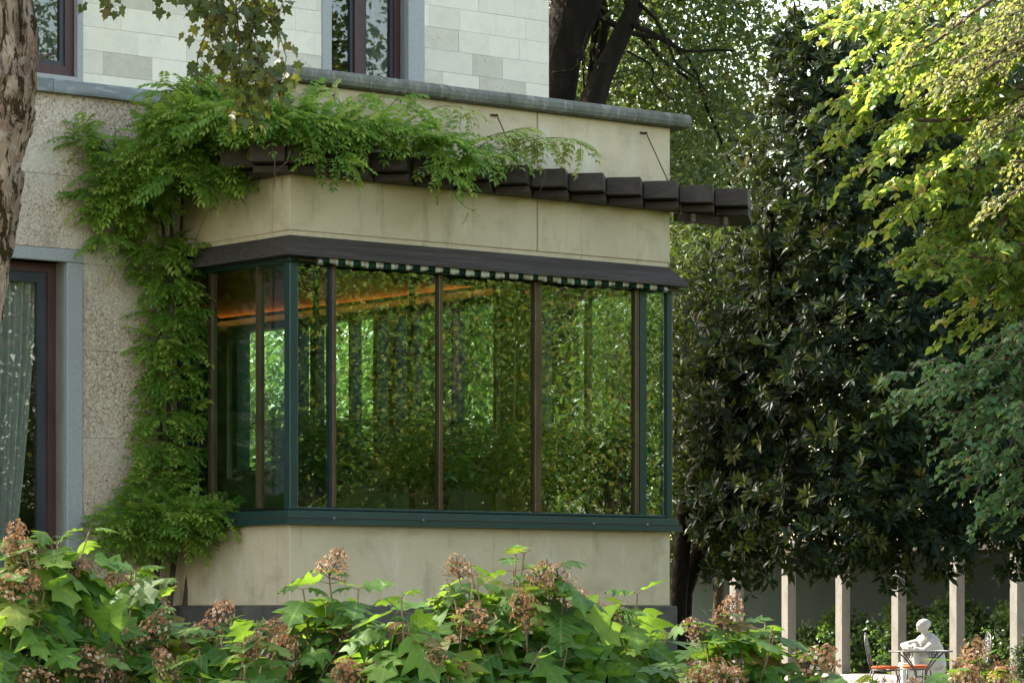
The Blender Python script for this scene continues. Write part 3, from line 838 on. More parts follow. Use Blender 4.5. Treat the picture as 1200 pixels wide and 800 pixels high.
for k in range(-12, 6):
    sb = s0_ + SW * k
    if sb < -1.25: continue
    dz = random.uniform(-.004, .004)
    diagonal('rafter', sb - SW + .003, sb - .003, JZ0 + dz, JZ1 + dz, random.uniform(-.012, .012), M['wood'])
    diagonal('lower_board', sb - SW + .004, sb - .004, JZ0 - .078, JZ0 - .010, .17, M['wood'])
q = MB(); q.box(W + .01, W + .72, -.10, -.04, JZ0 - .17, JZ0 - .09); q.build('bearer', M['wood'], per)
for u in (W + .16, W + .60):
    q = MB(); q.box(u, u + .05, -.15, -.125, JZ0 - .17, JZ0 - .09); q.box(u, u + .05, -.124, -.02, JZ0 - .185, JZ0 - .173); q.build('bracket', M['bracket'], per)
for u in (.46, 2.39, 4.29):
    q = MB(); q.tube([(u, -.002, 6.15), (u, -.05, 6.155), (u, -.06, 6.12), (u + .02, -.36, JZ1 - .01)], .006, 6); q.tube([(u - .05, -.012, 6.15), (u + .03, -.012, 6.15)], .010, 6); q.build('stay_rod', M['rust'], per)

# ------------------------------------------------------------------ vegetation helpers
def curve(p0, p1, sag=0.0, n=8, wob=0.0, r=None):
    r = r or rng
    P0, P1 = np.array(p0, float), np.array(p1, float)
    off = r.normal(0, wob, (3, 3)) if wob else np.zeros((3, 3))
    out = []
    for i in range(n):
        t = i / (n - 1)
        p = P0 + (P1 - P0) * t + np.array([0, 0, sag * 4 * t * (1 - t)])
        if wob: p = p + sum(off[k] * math.sin(PI * (k + 1) * t) for k in range(3))
        out.append(p)
    return out

def taper(r0, r1, n): return [r0 + (r1 - r0) * i / (n - 1) for i in range(n)]

def clump_points(ells, n_clumps, shell=.55):
    """clump centres in the outer part of several ellipsoids (x,y,z,rx,ry,rz)"""
    vol = np.array([e[3] * e[4] * e[5] for e in ells]) ** (2 / 3)
    pick = rng.choice(len(ells), n_clumps, p=vol / vol.sum())
    E_ = np.array(ells)[pick]
    d = rand_unit(n_clumps)
    rad = (shell + (1 - shell) * rng.rand(n_clumps)) * rng.uniform(.85, 1.08, n_clumps)
    return E_[:, :3] + d * E_[:, 3:] * rad[:, None], d

def leaf_cloud(b, ells, n_clumps, per, cl_r, size, tmpls, shell=.55, up=.7, flat=.6, mi=None, zmin=None, keep=None):
    cen, out = clump_points(ells, n_clumps, shell)
    if zmin is not None: k = cen[:, 2] > zmin; cen, out = cen[k], out[k]
    if keep is not None: k = keep(cen); cen, out = cen[k], out[k]
    tintc = rng.rand(len(cen))
    k = len(cen) * per
    cr = np.repeat(cl_r * rng.uniform(.6, 1.3, len(cen)), per)
    P = np.repeat(cen, per, 0) + rng.normal(0, 1, (k, 3)) * cr[:, None] * np.array([1, 1, flat])
    o = np.repeat(out, per, 0)
    d = rand_unit(k) + o * .5 + np.array([0, 0, -.35])
    u = rand_unit(k) * .8 + np.array([0, 0, up]) + o * .4
    sz = size * rng.uniform(.65, 1.25, k)
    R = rot_frames(d, u) * sz[:, None, None]
    tint = (np.repeat(tintc, per) * .55 + rng.rand(k) * .45)
    tsel = rng.randint(0, len(tmpls), k)
    for i, t in enumerate(tmpls):
        q = tsel == i
        b.inst(t, R[q], P[q], None, tint[q])
    return cen

def branches_to(b, start, targets, r0, r1, n=6, wob=.15, mi=0, sag=.2):
    for t in targets:
        b.tube(curve(start, t, sag, 7, wob), taper(r0, r1, 7), n, mi)

def tree(name, label, cat, base, trunk_pts, trunk_r, ells, clumps, per, cl_r, size, tmpls, leafm, barkm, group=None, shell=.55, nlimb=9, limb_r=.09, keep=None, up=.7, flat=.6):
    t = thing(name, label, cat, base, 0, group)
    b0 = Vector(base)
    loc = lambda p: tuple(Vector(p) - b0)
    tb = MB(); tb.tube([loc(p) for p in trunk_pts], trunk_r, 12, 0)
    tb.build('trunk', barkm, t, True)
    le = [(*loc(e[:3]), *e[3:]) for e in ells]
    cb = MB()
    kp = (lambda c: keep(c + np.array(base))) if keep else None
    cen = leaf_cloud(cb, le, clumps, per, cl_r, size, tmpls, shell, up, flat, keep=kp)
    if nlimb and len(cen):
        top = np.array(loc(trunk_pts[-1])); mid = np.array(loc(trunk_pts[len(trunk_pts) // 2]))
        for q in rng.choice(len(cen), min(nlimb, len(cen)), False):
            lb = MB(); s = mid + (top - mid) * rng.uniform(.1, 1)
            lb.tube(curve(s, cen[q], .3, 8, .18), taper(limb_r * rng.uniform(.5, 1), .012, 8), 6)
            lb.build('limb', barkm, t, True)
    cb.build('crown', leafm, t, False, 'stuff')
    return t, loc

def at(px, py, Y): return ((px - 600) / F * Y, Y, ZC + (HORIZ - py) * Y / F)

# ------------------------------------------------------------------ far trees and the trees behind the villa
FAR = [(300, 104, 17, 5.5), (430, 112, 21, 6.5), (575, 100, 21, 6.0), (700, 96, 25, 6.0), (725, 108, 27, 3.6), (1095, 104, 24, 3.6), (1110, 98, 27, 6.0), (1230, 108, 25, 6.5)]
FLAB = ['far tree behind the villa, low and farthest left', 'far tree behind the villa roof, second from the left', 'far tree seen faintly through the winter garden glass', 'tall far tree behind the two dark trunks', 'tall far tree rising behind the coping end', 'far tree right of the gap of white sky', 'tall far tree behind the sunlit lime branches', 'far tree at the right end of the row']
for (px, Y, h, r), lab in zip(FAR, FLAB):
    x = (px - 600) / F * Y
    tree('broadleaf_tree', lab, 'tree', (x, Y, 0), [(x, Y, 0), (x + .2, Y, h * .35), (x, Y, h * .7)], [.4, .3, .1],
         [(x, Y, h * .62, r, r, h * .38), (x - r * .4, Y - 2, h * .32, r * .8, r * .7, h * .22), (x + r * .5, Y - 1, h * .4, r * .7, r * .7, h * .25)], 330, 26, .75, .30, [LEAF2W], M['laurel'], M['bark'], 'trees far behind the villa', shell=.5, nlimb=6)
x, y, z = at(893, 95, 88)
tree('pale_tree', 'pale sunlit tree below the gap of white sky', 'tree', (x, 88, 0), [(x, 88, 0), (x, 88, 9), (x, 88, 15)], [.3, .2, .05],
     [(x, 88, 12.2, 1.25, 1.3, 5.2), (x - .3, 88, 9.0, 1.5, 1.3, 4)], 260, 30, .34, .12, [LEAF2], M['pale'], M['bark'], None, shell=.2, nlimb=8, limb_r=.05)

# big oak with two dark leaning trunks behind the roof corner
OX, OY = .9, 47.5
t, loc = tree('oak_tree', 'large dark oak with twin leaning trunks behind the villa corner', 'tree', (OX, OY, 0),
     [at(650, 700, OY), at(650, 400, OY), at(651, 140, OY), at(658, 70, OY), at(676, 0, OY), at(710, -120, OY)], [.45, .36, .26, .29, .38, .26],
     [(1.6, 50, 10.4, 3.0, 2.8, 3.0), (2.7, 49, 7.4, 1.75, 2.0, 2.3), (3.0, 51, 10.0, 1.5, 2.2, 2.6), (-.6, 50, 12.4, 3.6, 3, 2.4), (1.4, 51, 5.5, 1.5, 1.5, 1.8), (1.2, 46.6, 13.2, 3.4, 3, 2.2), (-3.8, 44, 11.6, 3.2, 2.6, 2.2), (-.6, 43.4, 12.6, 2.6, 2.2, 1.7), (-6.5, 45, 10.4, 2.8, 2.4, 2.4)],  # last lobes of the crown, unseen, added to shade the magnolia
     1900, 46, .38, .105, [LEAF2, LEAF2W], M['oak'], M['bark_dark'], shell=.35, nlimb=16, limb_r=.10)
b = MB()
b.tube([loc(at(688, 250, OY - .4)), loc(at(692, 130, OY - .4)), loc(at(705, 90, OY - .4)), loc(at(724, 50, OY - .4)), loc(at(742, 12, OY - .4)), loc(at(756, -60, OY - .4))], [.22, .20, .16, .14, .13, .11], 10)
b.build('trunk', M['bark_dark'], t, True)
for a, c, d in (((648, 85), (690, 50), .02), ((690, 60), (720, 75), .015), ((660, 10), (650, 110), .016), ((700, 20), (672, 100), .014), ((742, 30), (860, 60), .04), ((750, 5), (830, 110), .03), ((735, 60), (790, 120), .02)):
    b = MB(); b.tube(curve(loc(at(*a, OY - .5)), loc(at(*c, OY - .6)), -.1, 7, .06), taper(d, d * .4, 7), 5); b.build('limb', M['bark_dark'], t, True)

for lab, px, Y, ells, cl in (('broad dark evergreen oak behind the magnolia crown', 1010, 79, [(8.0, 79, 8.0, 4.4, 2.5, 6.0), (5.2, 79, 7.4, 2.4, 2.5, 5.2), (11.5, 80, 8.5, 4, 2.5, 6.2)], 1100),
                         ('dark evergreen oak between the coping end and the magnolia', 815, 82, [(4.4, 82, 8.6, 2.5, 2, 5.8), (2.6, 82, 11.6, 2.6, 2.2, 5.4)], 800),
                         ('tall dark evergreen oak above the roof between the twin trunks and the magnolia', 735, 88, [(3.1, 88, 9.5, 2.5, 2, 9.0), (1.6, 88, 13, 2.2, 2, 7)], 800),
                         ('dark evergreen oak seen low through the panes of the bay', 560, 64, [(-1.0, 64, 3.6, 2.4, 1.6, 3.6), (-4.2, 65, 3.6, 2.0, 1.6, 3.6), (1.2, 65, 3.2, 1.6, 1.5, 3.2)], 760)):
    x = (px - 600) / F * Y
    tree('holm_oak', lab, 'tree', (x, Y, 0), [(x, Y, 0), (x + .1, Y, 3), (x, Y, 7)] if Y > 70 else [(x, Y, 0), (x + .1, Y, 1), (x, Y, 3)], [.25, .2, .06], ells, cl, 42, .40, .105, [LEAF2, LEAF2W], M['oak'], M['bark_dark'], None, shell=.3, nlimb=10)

# laurels and a sunlit hazel behind the bay, also seen through its glass
for nm, lab, px, Y, ells, cl, m, sz in (
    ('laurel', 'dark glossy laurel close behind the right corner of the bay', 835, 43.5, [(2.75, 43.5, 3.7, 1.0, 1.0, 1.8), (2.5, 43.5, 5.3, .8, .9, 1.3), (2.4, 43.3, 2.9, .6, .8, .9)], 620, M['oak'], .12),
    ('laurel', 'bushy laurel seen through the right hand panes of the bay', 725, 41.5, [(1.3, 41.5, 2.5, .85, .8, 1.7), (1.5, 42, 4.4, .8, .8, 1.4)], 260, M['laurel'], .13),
    ('hazel_tree', 'sunlit yellow green hazel seen through the second pane of the bay', 470, 47.5, [(-1.6, 47.5, 3.6, 1.5, 1.3, 2.3), (-1.2, 47.5, 5.6, 1.3, 1.2, 1.4)], 460, M['hazel'], .12),
    ('hazel_tree', 'bluish green hazel seen through the third pane of the bay', 560, 51, [(-.3, 51, 3.2, 1.2, 1.2, 2.4)], 300, M['laurel'], .12),
    ('hazel_tree', 'sunlit hazel seen through the left face of the bay', 330, 49, [(-3.6, 49, 3.4, 1.3, 1.2, 2.6)], 260, M['hazel'], .12)):
    x = (px - 600) / F * Y
    tree(nm, lab, 'shrub' if nm == 'laurel' else 'tree', (x, Y, 0), [(x, Y, 0), (x + .1, Y, 1.8), (x, Y, 3.6)], [.10, .07, .03], ells, cl, 30, .26, sz, [LEAFLONG if nm == 'laurel' else LEAF2W], m, M['bark'], None, shell=.3, nlimb=10, limb_r=.035)

# ------------------------------------------------------------------ magnolia: rosettes of long dark leaves
def magnolia():
    base = np.array([at(795, 709, 40)[0], 40, 0.0])
    t = thing('magnolia_tree', 'tall dark glossy magnolia filling the right half behind the bay', 'tree', tuple(base))
    b = MB(); b.tube([(0, 0, 0), (.0, 0, 1.4), (.08, .1, 2.6), (.9, .3, 4.4), (1.6, .3, 6.4), (1.9, .2, 8)], [.13, .10, .11, .10, .07, .03], 10); b.build('trunk', M['bark_dark'], t, True)
    b = MB(); b.tube([(.02, .3, 0), (.10, .4, 1.6), (.6, .6, 3.0), (2.2, .8, 4.0), (3.8, .6, 4.4)], [.12, .10, .09, .07, .03], 8); b.build('trunk', M['bark_dark'], t, True)
    ells = [(4.3, 39.5, 4.2, 1.9, 2.0, 2.4), (3.6, 40, 6.2, 1.25, 1.6, 2.1), (4.3, 40, 7.2, 1.35, 1.5, 1.9), (5.9, 39.5, 4.6, 1.7, 2, 2.6), (3.0, 40.2, 3.4, .95, 1.2, 1.6), (5.6, 40.5, 7.4, 1.6, 1.6, 2.0), (4.2, 38.8, 2.5, 1.9, 1.4, .75), (6.3, 39, 2.6, 1.3, 1.4, .8), (2.75, 40.2, 2.4, .8, .9, .95), (5.0, 40.3, 5.8, 2.6, 1.2, 3.2), (3.0, 40.6, 4.6, 1.1, 1.0, 1.6), (4.8, 39, 2.6, 2.6, 1.2, 1.1), (3.9, 40, 7.8, .85, .9, .9), (3.45, 40, 8.3, .35, .4, .35), (2.45, 40, 3.7, .5, .8, 1.9), (2.6, 39.8, 2.5, .6, .7, .7)]
    cen, out = clump_points(ells, 7000, .35)
    k = cen[:, 2] > 1.42 + .10 * np.sin(cen[:, 0] * 3.1) + .16 * np.clip((3.4 - cen[:, 0]) / .6, 0, 1); cen, out = cen[k], out[k]
    ax = out * .9 + np.array([-.1, -.25, .55]) + rng.normal(0, .35, cen.shape)
    R = rot_frames(np.cross(ax, rand_unit(len(cen))), ax)
    sc = rng.uniform(.8, 1.2, len(cen)); R = R * sc[:, None, None]
    L_ = cen - base
    sx, sy = proj(cen)
    inside = (sx > 785) & (sx < 1200) & (sy > -5) & (sy < 800)
    order = np.argsort(np.where(inside, cen[:, 1], 1e3))
    near, rest = order[:290], order[290:]
    meshes = [tmesh(w, 'leaf_whorl', M['magn']) for w in WHORLS]
    for i in near: new('leaf_whorl', meshes[i % 5], t, m4(R[i], L_[i]))
    b = MB(); sel = rng.randint(0, 5, len(rest))
    for j, w in enumerate(WHORLS): b.inst(w, R[rest[sel == j]], L_[rest[sel == j]])
    b.build('crown', M['magn'], t, False, 'stuff')
    for q in rng.choice(len(cen), 46, False):
        lb = MB(); h = min(7.2, max(2.5, L_[q][2] - .8)); s = np.array([.1 + (h - 1.5) * .3, .2, h])
        lb.tube(curve(s, L_[q], .25, 7, .12), taper(.035, .010, 7), 5); lb.build('limb', M['bark_dark'], t, True)
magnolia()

# ------------------------------------------------------------------ lime tree on the right: long drooping sprays of heart-shaped leaves
def spray_tree(name, label, base, trunk, trunk_r, sprays, leafm, lsize, tmpls, n_sep, ltw=(8, 15), twl=(.25, .55), extra=None, barkm=None, group=None, view=None):
    t = thing(name, label, 'tree', base, 0, group)
    B0 = np.array(base)
    b = MB(); b.tube([np.array(p) - B0 for p in trunk], trunk_r, 10); b.build('trunk', barkm or M['bark'], t, True)
    P, D, U = [], [], []
    tw = MB()
    for (p0, p1, sag, ntw) in sprays:
        pts = curve(p0, p1, sag, 10, .08)
        bb = MB(); bb.tube([p - B0 for p in pts], taper(.028, .005, 10), 5); bb.build('branch', M['twig'], t, True)
        ax = np.array(p1) - np.array(p0); ln = np.linalg.norm(ax); ax = ax / ln
        side = np.cross(ax, [0, 0, 1]); side /= np.linalg.norm(side)
        for j in range(ntw):
            f = .18 + .82 * (j + rng.rand()) / ntw
            k = min(8, int(f * 9)); s = pts[k] + (pts[k + 1] - pts[k]) * (f * 9 - k)
            sg = 1 if j % 2 else -1
            d = ax * rng.uniform(.5, 1.0) + side * sg * rng.uniform(.3, 1.0) + np.array([0, 0, rng.uniform(-.35, .15)])
            d /= np.linalg.norm(d)
            L1 = rng.uniform(*twl) * (1.15 - .5 * f)
            e = s + d * L1 + np.array([0, 0, -.25 * L1])
            tp = curve(s, e, .05, 5)
            tw.tube([p - B0 for p in tp], taper(.006, .002, 5), 3)
            m = rng.randint(*ltw)
            for i in range(m):
                g = (i + .5) / m; q = min(3, int(g * 4)); c = tp[q] + (tp[q + 1] - tp[q]) * (g * 4 - q)
                s2 = np.cross(d, [0, 0, 1]); s2 /= np.linalg.norm(s2)
                ld = d * .6 + s2 * (1 if i % 2 else -1) * .8 + rng.normal(0, .22, 3) + np.array([0, 0, -.45])
                P.append(c + rng.normal(0, .012, 3)); D.append(ld); U.append(np.array([0, 0, 1.0]) + rng.normal(0, .38, 3))
    tw.build('twigs', M['twig'], t, False, 'stuff')
    P, D, U = np.array(P), np.array(D), np.array(U)
    if extra is not None:
        P2, D2, U2 = extra; P = np.concatenate([P, P2]); D = np.concatenate([D, D2]); U = np.concatenate([U, U2])
    R = rot_frames(D, U) * (lsize * rng.uniform(.7, 1.25, len(P)))[:, None, None]
    sx, sy = proj(P)
    inside = (sx > -5) & (sx < 1205) & (sy > -5) & (sy < 805) & (P[:, 1] > 3)
    order = np.argsort(np.where(inside, P[:, 1], 1e3)); near, rest = order[:min(n_sep, inside.sum())], order[min(n_sep, inside.sum()):]
    meshes = [tmesh(w, 'leaf', leafm, True) for w in tmpls]
    for i in near: new('leaf', meshes[i % len(tmpls)], t, m4(R[i], P[i] - B0))
    b = MB(); sel = rng.randint(0, len(tmpls), len(rest))
    for j, w in enumerate(tmpls): b.inst(w, R[rest[sel == j]], P[rest[sel == j]] - B0)
    b.build('foliage', leafm, t, True, 'stuff')
    return t

def lime():
    base = (6.6, 27.0, 0.0)
    sp = []
    def a(px0, py0, px1, py1, y0, y1, sag, n): sp.append((at(px0, py0, y0), at(px1, py1, y1), sag, n))
    r = np.random.RandomState(3)
    # tip, start pairs read off the crown's outline
    for (tx, ty) in ((985, 8), (965, 40), (1000, 70), (975, 118), (1010, 150), (978, 165), (1030, 175), (1000, 205), (1020, 225), (1055, 250), (1010, 95), (1060, 130), (1080, 205), (1100, 265), (1045, 60), (1110, 100), (1130, 180), (1140, 250), (1050, 20), (1120, 30), (1160, 130), (1165, 215), (1185, 60), (1040, 268), (1090, 285), (1150, 285)):
        a(tx + r.uniform(190, 300), ty - r.uniform(20, 110), tx + 6, ty, 26.6 + r.uniform(-.8, .8), 25.6 + r.uniform(-1, 1), .15, r.randint(20, 28))
    # lower tiers, hanging in the shade of the house
    for (tx, ty) in ((1050, 308), (1075, 320), (1100, 300), (1150, 300), (1160, 375), (1140, 390), (1185, 350), (1120, 345), (1175, 320)):
        a(tx + r.uniform(160, 260), ty - r.uniform(30, 80), tx + 4, ty, 26.4 + r.uniform(-.6, .6), 25.6 + r.uniform(-.8, .8), .12, r.randint(18, 26))
    for k in range(26):
        a(1420 + r.uniform(0, 80), r.uniform(-300, 500), 1240 + r.uniform(0, 180), r.uniform(-300, 560), 27 + r.uniform(-1, 1), 26.5 + r.uniform(-3, 3), .1, 14)
    spray_tree('lime_tree', 'sunlit lime tree with drooping yellow green branches at right edge', base,
               [base, (6.55, 27, 2), (6.4, 27, 5), (6.5, 27.1, 9), (6.4, 27, 11)], [.22, .18, .14, .09, .03], sp, M['lime'], .070, HEARTS, 290, (11, 20))
lime()
M['lower_spray'] = G('blue_green_leaf', [(0, (.040, .10, .042)), (.5, (.06, .14, .055)), (.85, (.10, .19, .065)), (.96, (.15, .17, .05)), (1, (.22, .15, .04))], (.25, .45, .12), .40, .42, .45)  # lower sprays split off from the lime, in a bluer, darker leaf colour
def lower_spray():
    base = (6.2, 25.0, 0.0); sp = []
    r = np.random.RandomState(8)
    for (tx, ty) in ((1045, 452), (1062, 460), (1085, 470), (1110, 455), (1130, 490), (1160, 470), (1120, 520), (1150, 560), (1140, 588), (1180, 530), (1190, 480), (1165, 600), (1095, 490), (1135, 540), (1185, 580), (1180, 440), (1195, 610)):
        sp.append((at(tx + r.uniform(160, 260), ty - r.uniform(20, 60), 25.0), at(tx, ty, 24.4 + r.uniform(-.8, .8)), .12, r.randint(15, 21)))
    spray_tree('lower_spray_tree', 'blue green drooping branches in the shade at right edge, below the sunlit lime', base, [base, (6.1, 25, 1.5), (6.0, 25, 3.2), (5.9, 25, 4.4)], [.14, .11, .08, .02], sp, M['lower_spray'], .058, HEARTS[:2] + [LEAF2W], 290, (10, 18))
lower_spray()
# finer, duller tree in front of its upper right part
def fine():
    base = (6.4, 23.0, 0.0); sp = []
    r = np.random.RandomState(5)
    for (tx, ty) in ((1090, 15), (1075, 50), (1110, 75), (1090, 95), (1140, 40), (1135, 105), (1165, 85), (1170, 140), (1180, 25), (1150, 165), (1185, 190), (1175, 240)):
        sp.append((at(tx + r.uniform(140, 240), ty - r.uniform(60, 150), 23.2), at(tx, ty, 22.8 + r.uniform(-.6, .6)), .1, 16))
    spray_tree('elm_tree', 'fine leaved dull green branches hanging in the top right corner', base, [base, (6.3, 23, 3), (6.2, 23, 6.5), (6.1, 23, 8)], [.16, .13, .1, .03], sp, M['dullgreen'], .042, [LEAF2W], 120, (16, 26), (.25, .5))
fine()

# trees to the right of the picture: what the panes reflect
for k, (x, y, h, r, m, lab) in enumerate(((10.5, 28.5, 8.5, 2.3, 'lime', 'sunlit lime tree right of the picture, reflected in the bay panes'), (13.5, 24.5, 9.5, 2.6, 'laurel', 'dark green tree right of the picture, behind the reflected lime'),
        (16.5, 29.5, 11, 3.2, 'lime', 'broad lime tree farther right of the picture'), (9.2, 21.2, 7.0, 1.9, 'lime', 'young lime tree right of the picture, opposite the garden door'), (20, 25, 13, 4, 'laurel', 'tall dark tree farthest right of the picture'), (27, 21, 15, 5, 'laurel', 'very tall dark tree beyond the other trees right of the picture'), (27, 30, 15, 5, 'laurel', 'wide dark tree at the back right of the picture'), (22, 33, 12, 4, 'laurel', 'round dark tree at the back right of the picture'), (12, 17.5, 8.5, 2.6, 'laurel', 'dark tree right of the picture, opposite the upper window'))):
    tree('park_tree', lab, 'tree', (x, y, 0), [(x, y, 0), (x, y, h * .4), (x, y, h * .75)], [.2, .15, .05], [(x, y, h * .6, r, r, h * .36), (x, y, h * .28, r * .85, r * .85, h * .25)], 620 if x < 19 else 800, 44, .34 if x < 19 else .6, .085 if x < 19 else .16, [LEAF2W], M[m], M['bark'], None, shell=.5, nlimb=7)

# ------------------------------------------------------------------ maple on the left: flaking trunk, hanging branch
def maple():
    TY = 20.0
    bx = at(-120, 709, TY)[0]
    base = (bx, TY, 0.0)
    t = thing('maple_tree', 'old tree with flaking pink and brown bark at left edge and a hanging branch', 'tree', base)
    # trunk with knobbly bark
    prof = [(-120, 836), (-104, 560), (-72, 430), (-58, 340), (-46, 250), (-36, 170), (-26, 100), (-28, 40), (-26, -40), (-20, -200), (-30, -420)]
    rad = [.46, .38, .31, .30, .30, .31, .32, .29, .28, .24, .16]
    rows, nseg = 260, 72
    V, Fc = [], []
    zz = [at(p[0], p[1], TY)[2] for p in prof]; xx = [at(p[0], p[1], TY)[0] for p in prof]
    from mathutils import noise as mn
    for i in range(rows + 1):
        z = 0 + (zz[-1]) * i / rows
        cx = np.interp(z, zz, xx) - bx; r0 = np.interp(z, zz, rad)
        for k in range(nseg):
            a = 2 * PI * k / nseg
            p = Vector((math.cos(a) * 1.2, math.sin(a) * 1.2, z * .55))
            n1 = mn.noise(p * 2.2); n2 = mn.noise(p * 6.5 + Vector((9, 2, 4))); n3 = mn.noise(p * 15)
            q = .06 * n1 + .035 * (1 if n2 > .12 else 0) + .022 * n3 + .012 * mn.noise(p * 32)
            V.append((cx + math.cos(a) * (r0 + q), math.sin(a) * (r0 + q), z))
    for i in range(rows):
        for k in range(nseg):
            k2 = (k + 1) % nseg
            Fc.append((i * nseg + k, i * nseg + k2, (i + 1) * nseg + k2, (i + 1) * nseg + k))
    b = MB(); b.add(V, Fc); b.build('trunk', M['flaky'], t, True)
    for (px, py) in ((115, 3), (92, 108)):
        pass
    # limb above the frame and the twigs that hang from it
    lp = [np.array(at(-30, -160, TY)), np.array(at(90, -130, TY - .2)), np.array(at(210, -110, TY - .4)), np.array(at(330, -60, TY - .3))]
    b = MB(); b.tube([p - np.array(base) for p in lp], [.12, .09, .07, .04], 8); b.build('limb', M['flaky'], t, True)
    r = np.random.RandomState(11)
    P, D, U = [], [], []
    hang = [((250, -70), (252, 62)), ((275, -60), (262, 100)), ((290, -60), (282, 118)), ((270, -60), (300, 125)), ((300, -50), (318, 95)), ((310, -50), (326, 60)), ((285, -60), (270, 145)), ((300, -40), (300, 148)), ((255, -60), (292, 150)), ((290, -50), (310, 112)), ((240, -70), (245, 20)), ((220, -80), (215, 22)), ((200, -90), (190, 15)), ((265, -70), (240, 92)), ((280, -60), (334, 112)), ((232, -70), (233, 8)), ((130, -100), (128, 2)), ((150, -100), (137, 12)), ((100, -110), (104, -2)), ((262, -60), (262, 70)), ((300, -60), (296, 40))]
    for (p0, p1) in hang:
        yy = TY - .4 + r.uniform(-.25, .25)
        pts = curve(at(p0[0], p0[1], yy), at(p1[0], p1[1], yy), 0, 9, .035, r)
        b = MB(); b.tube([p - np.array(base) for p in pts], taper(.007, .002, 9), 4); b.build('twig', M['twig'], t, True)
        m = int(12 + (p1[1] - p0[1]) / 8)
        for i in range(m):
            g = .30 + .70 * (i + r.rand()) / m; k = min(7, int(g * 8)); c = pts[k] + (pts[k + 1] - pts[k]) * (g * 8 - k)
            o = r.normal(0, 1, 3) * np.array([.045, .045, .03])
            P.append(c + o); D.append(o * 6 + np.array([0, -.2, -.75]) + r.normal(0, .3, 3)); U.append(np.array([.2, -.8, .7]) + r.normal(0, .8, 3))
    P, D, U = np.array(P), np.array(D), np.array(U)
    R = rot_frames(D, U) * (.074 * r.uniform(.55, 1.3, len(P)))[:, None, None]
    sx, sy = proj(P); order = np.argsort(np.where(sy > -8, 0, 1) + r.rand(len(P)) * .5)
    meshes = [tmesh(w, 'leaf', M['maple'], True) for w in MAPLE]
    for i in order[:290]: new('leaf', meshes[i % 3], t, m4(R[i], P[i] - np.array(base)))
    b = MB(); sel = np.arange(len(P) - 290) % 3; rest = order[290:]
    for j, w in enumerate(MAPLE): b.inst(w, R[rest[sel == j]], P[rest[sel == j]] - np.array(base))
    if len(rest): b.build('foliage', M['maple'], t, True, 'stuff')
    # crown above the frame, unseen, spread to shade the branch and hydrangeas
    cb = MB()
    leaf_cloud(cb, [(-1.2, 2.6, 9.8, 3.2, 3.0, 1.8), (-3.6, -1, 9.4, 3.4, 3.2, 2.2), (-1.4, -2.2, 10.6, 3.4, 2.8, 1.8), (-5.0, -4, 10.0, 3, 3, 2.0)], 520, 34, .42, .13, [LEAF2W], .3)
    cb.build('crown', M['maple'], t, False, 'stuff')
maple()

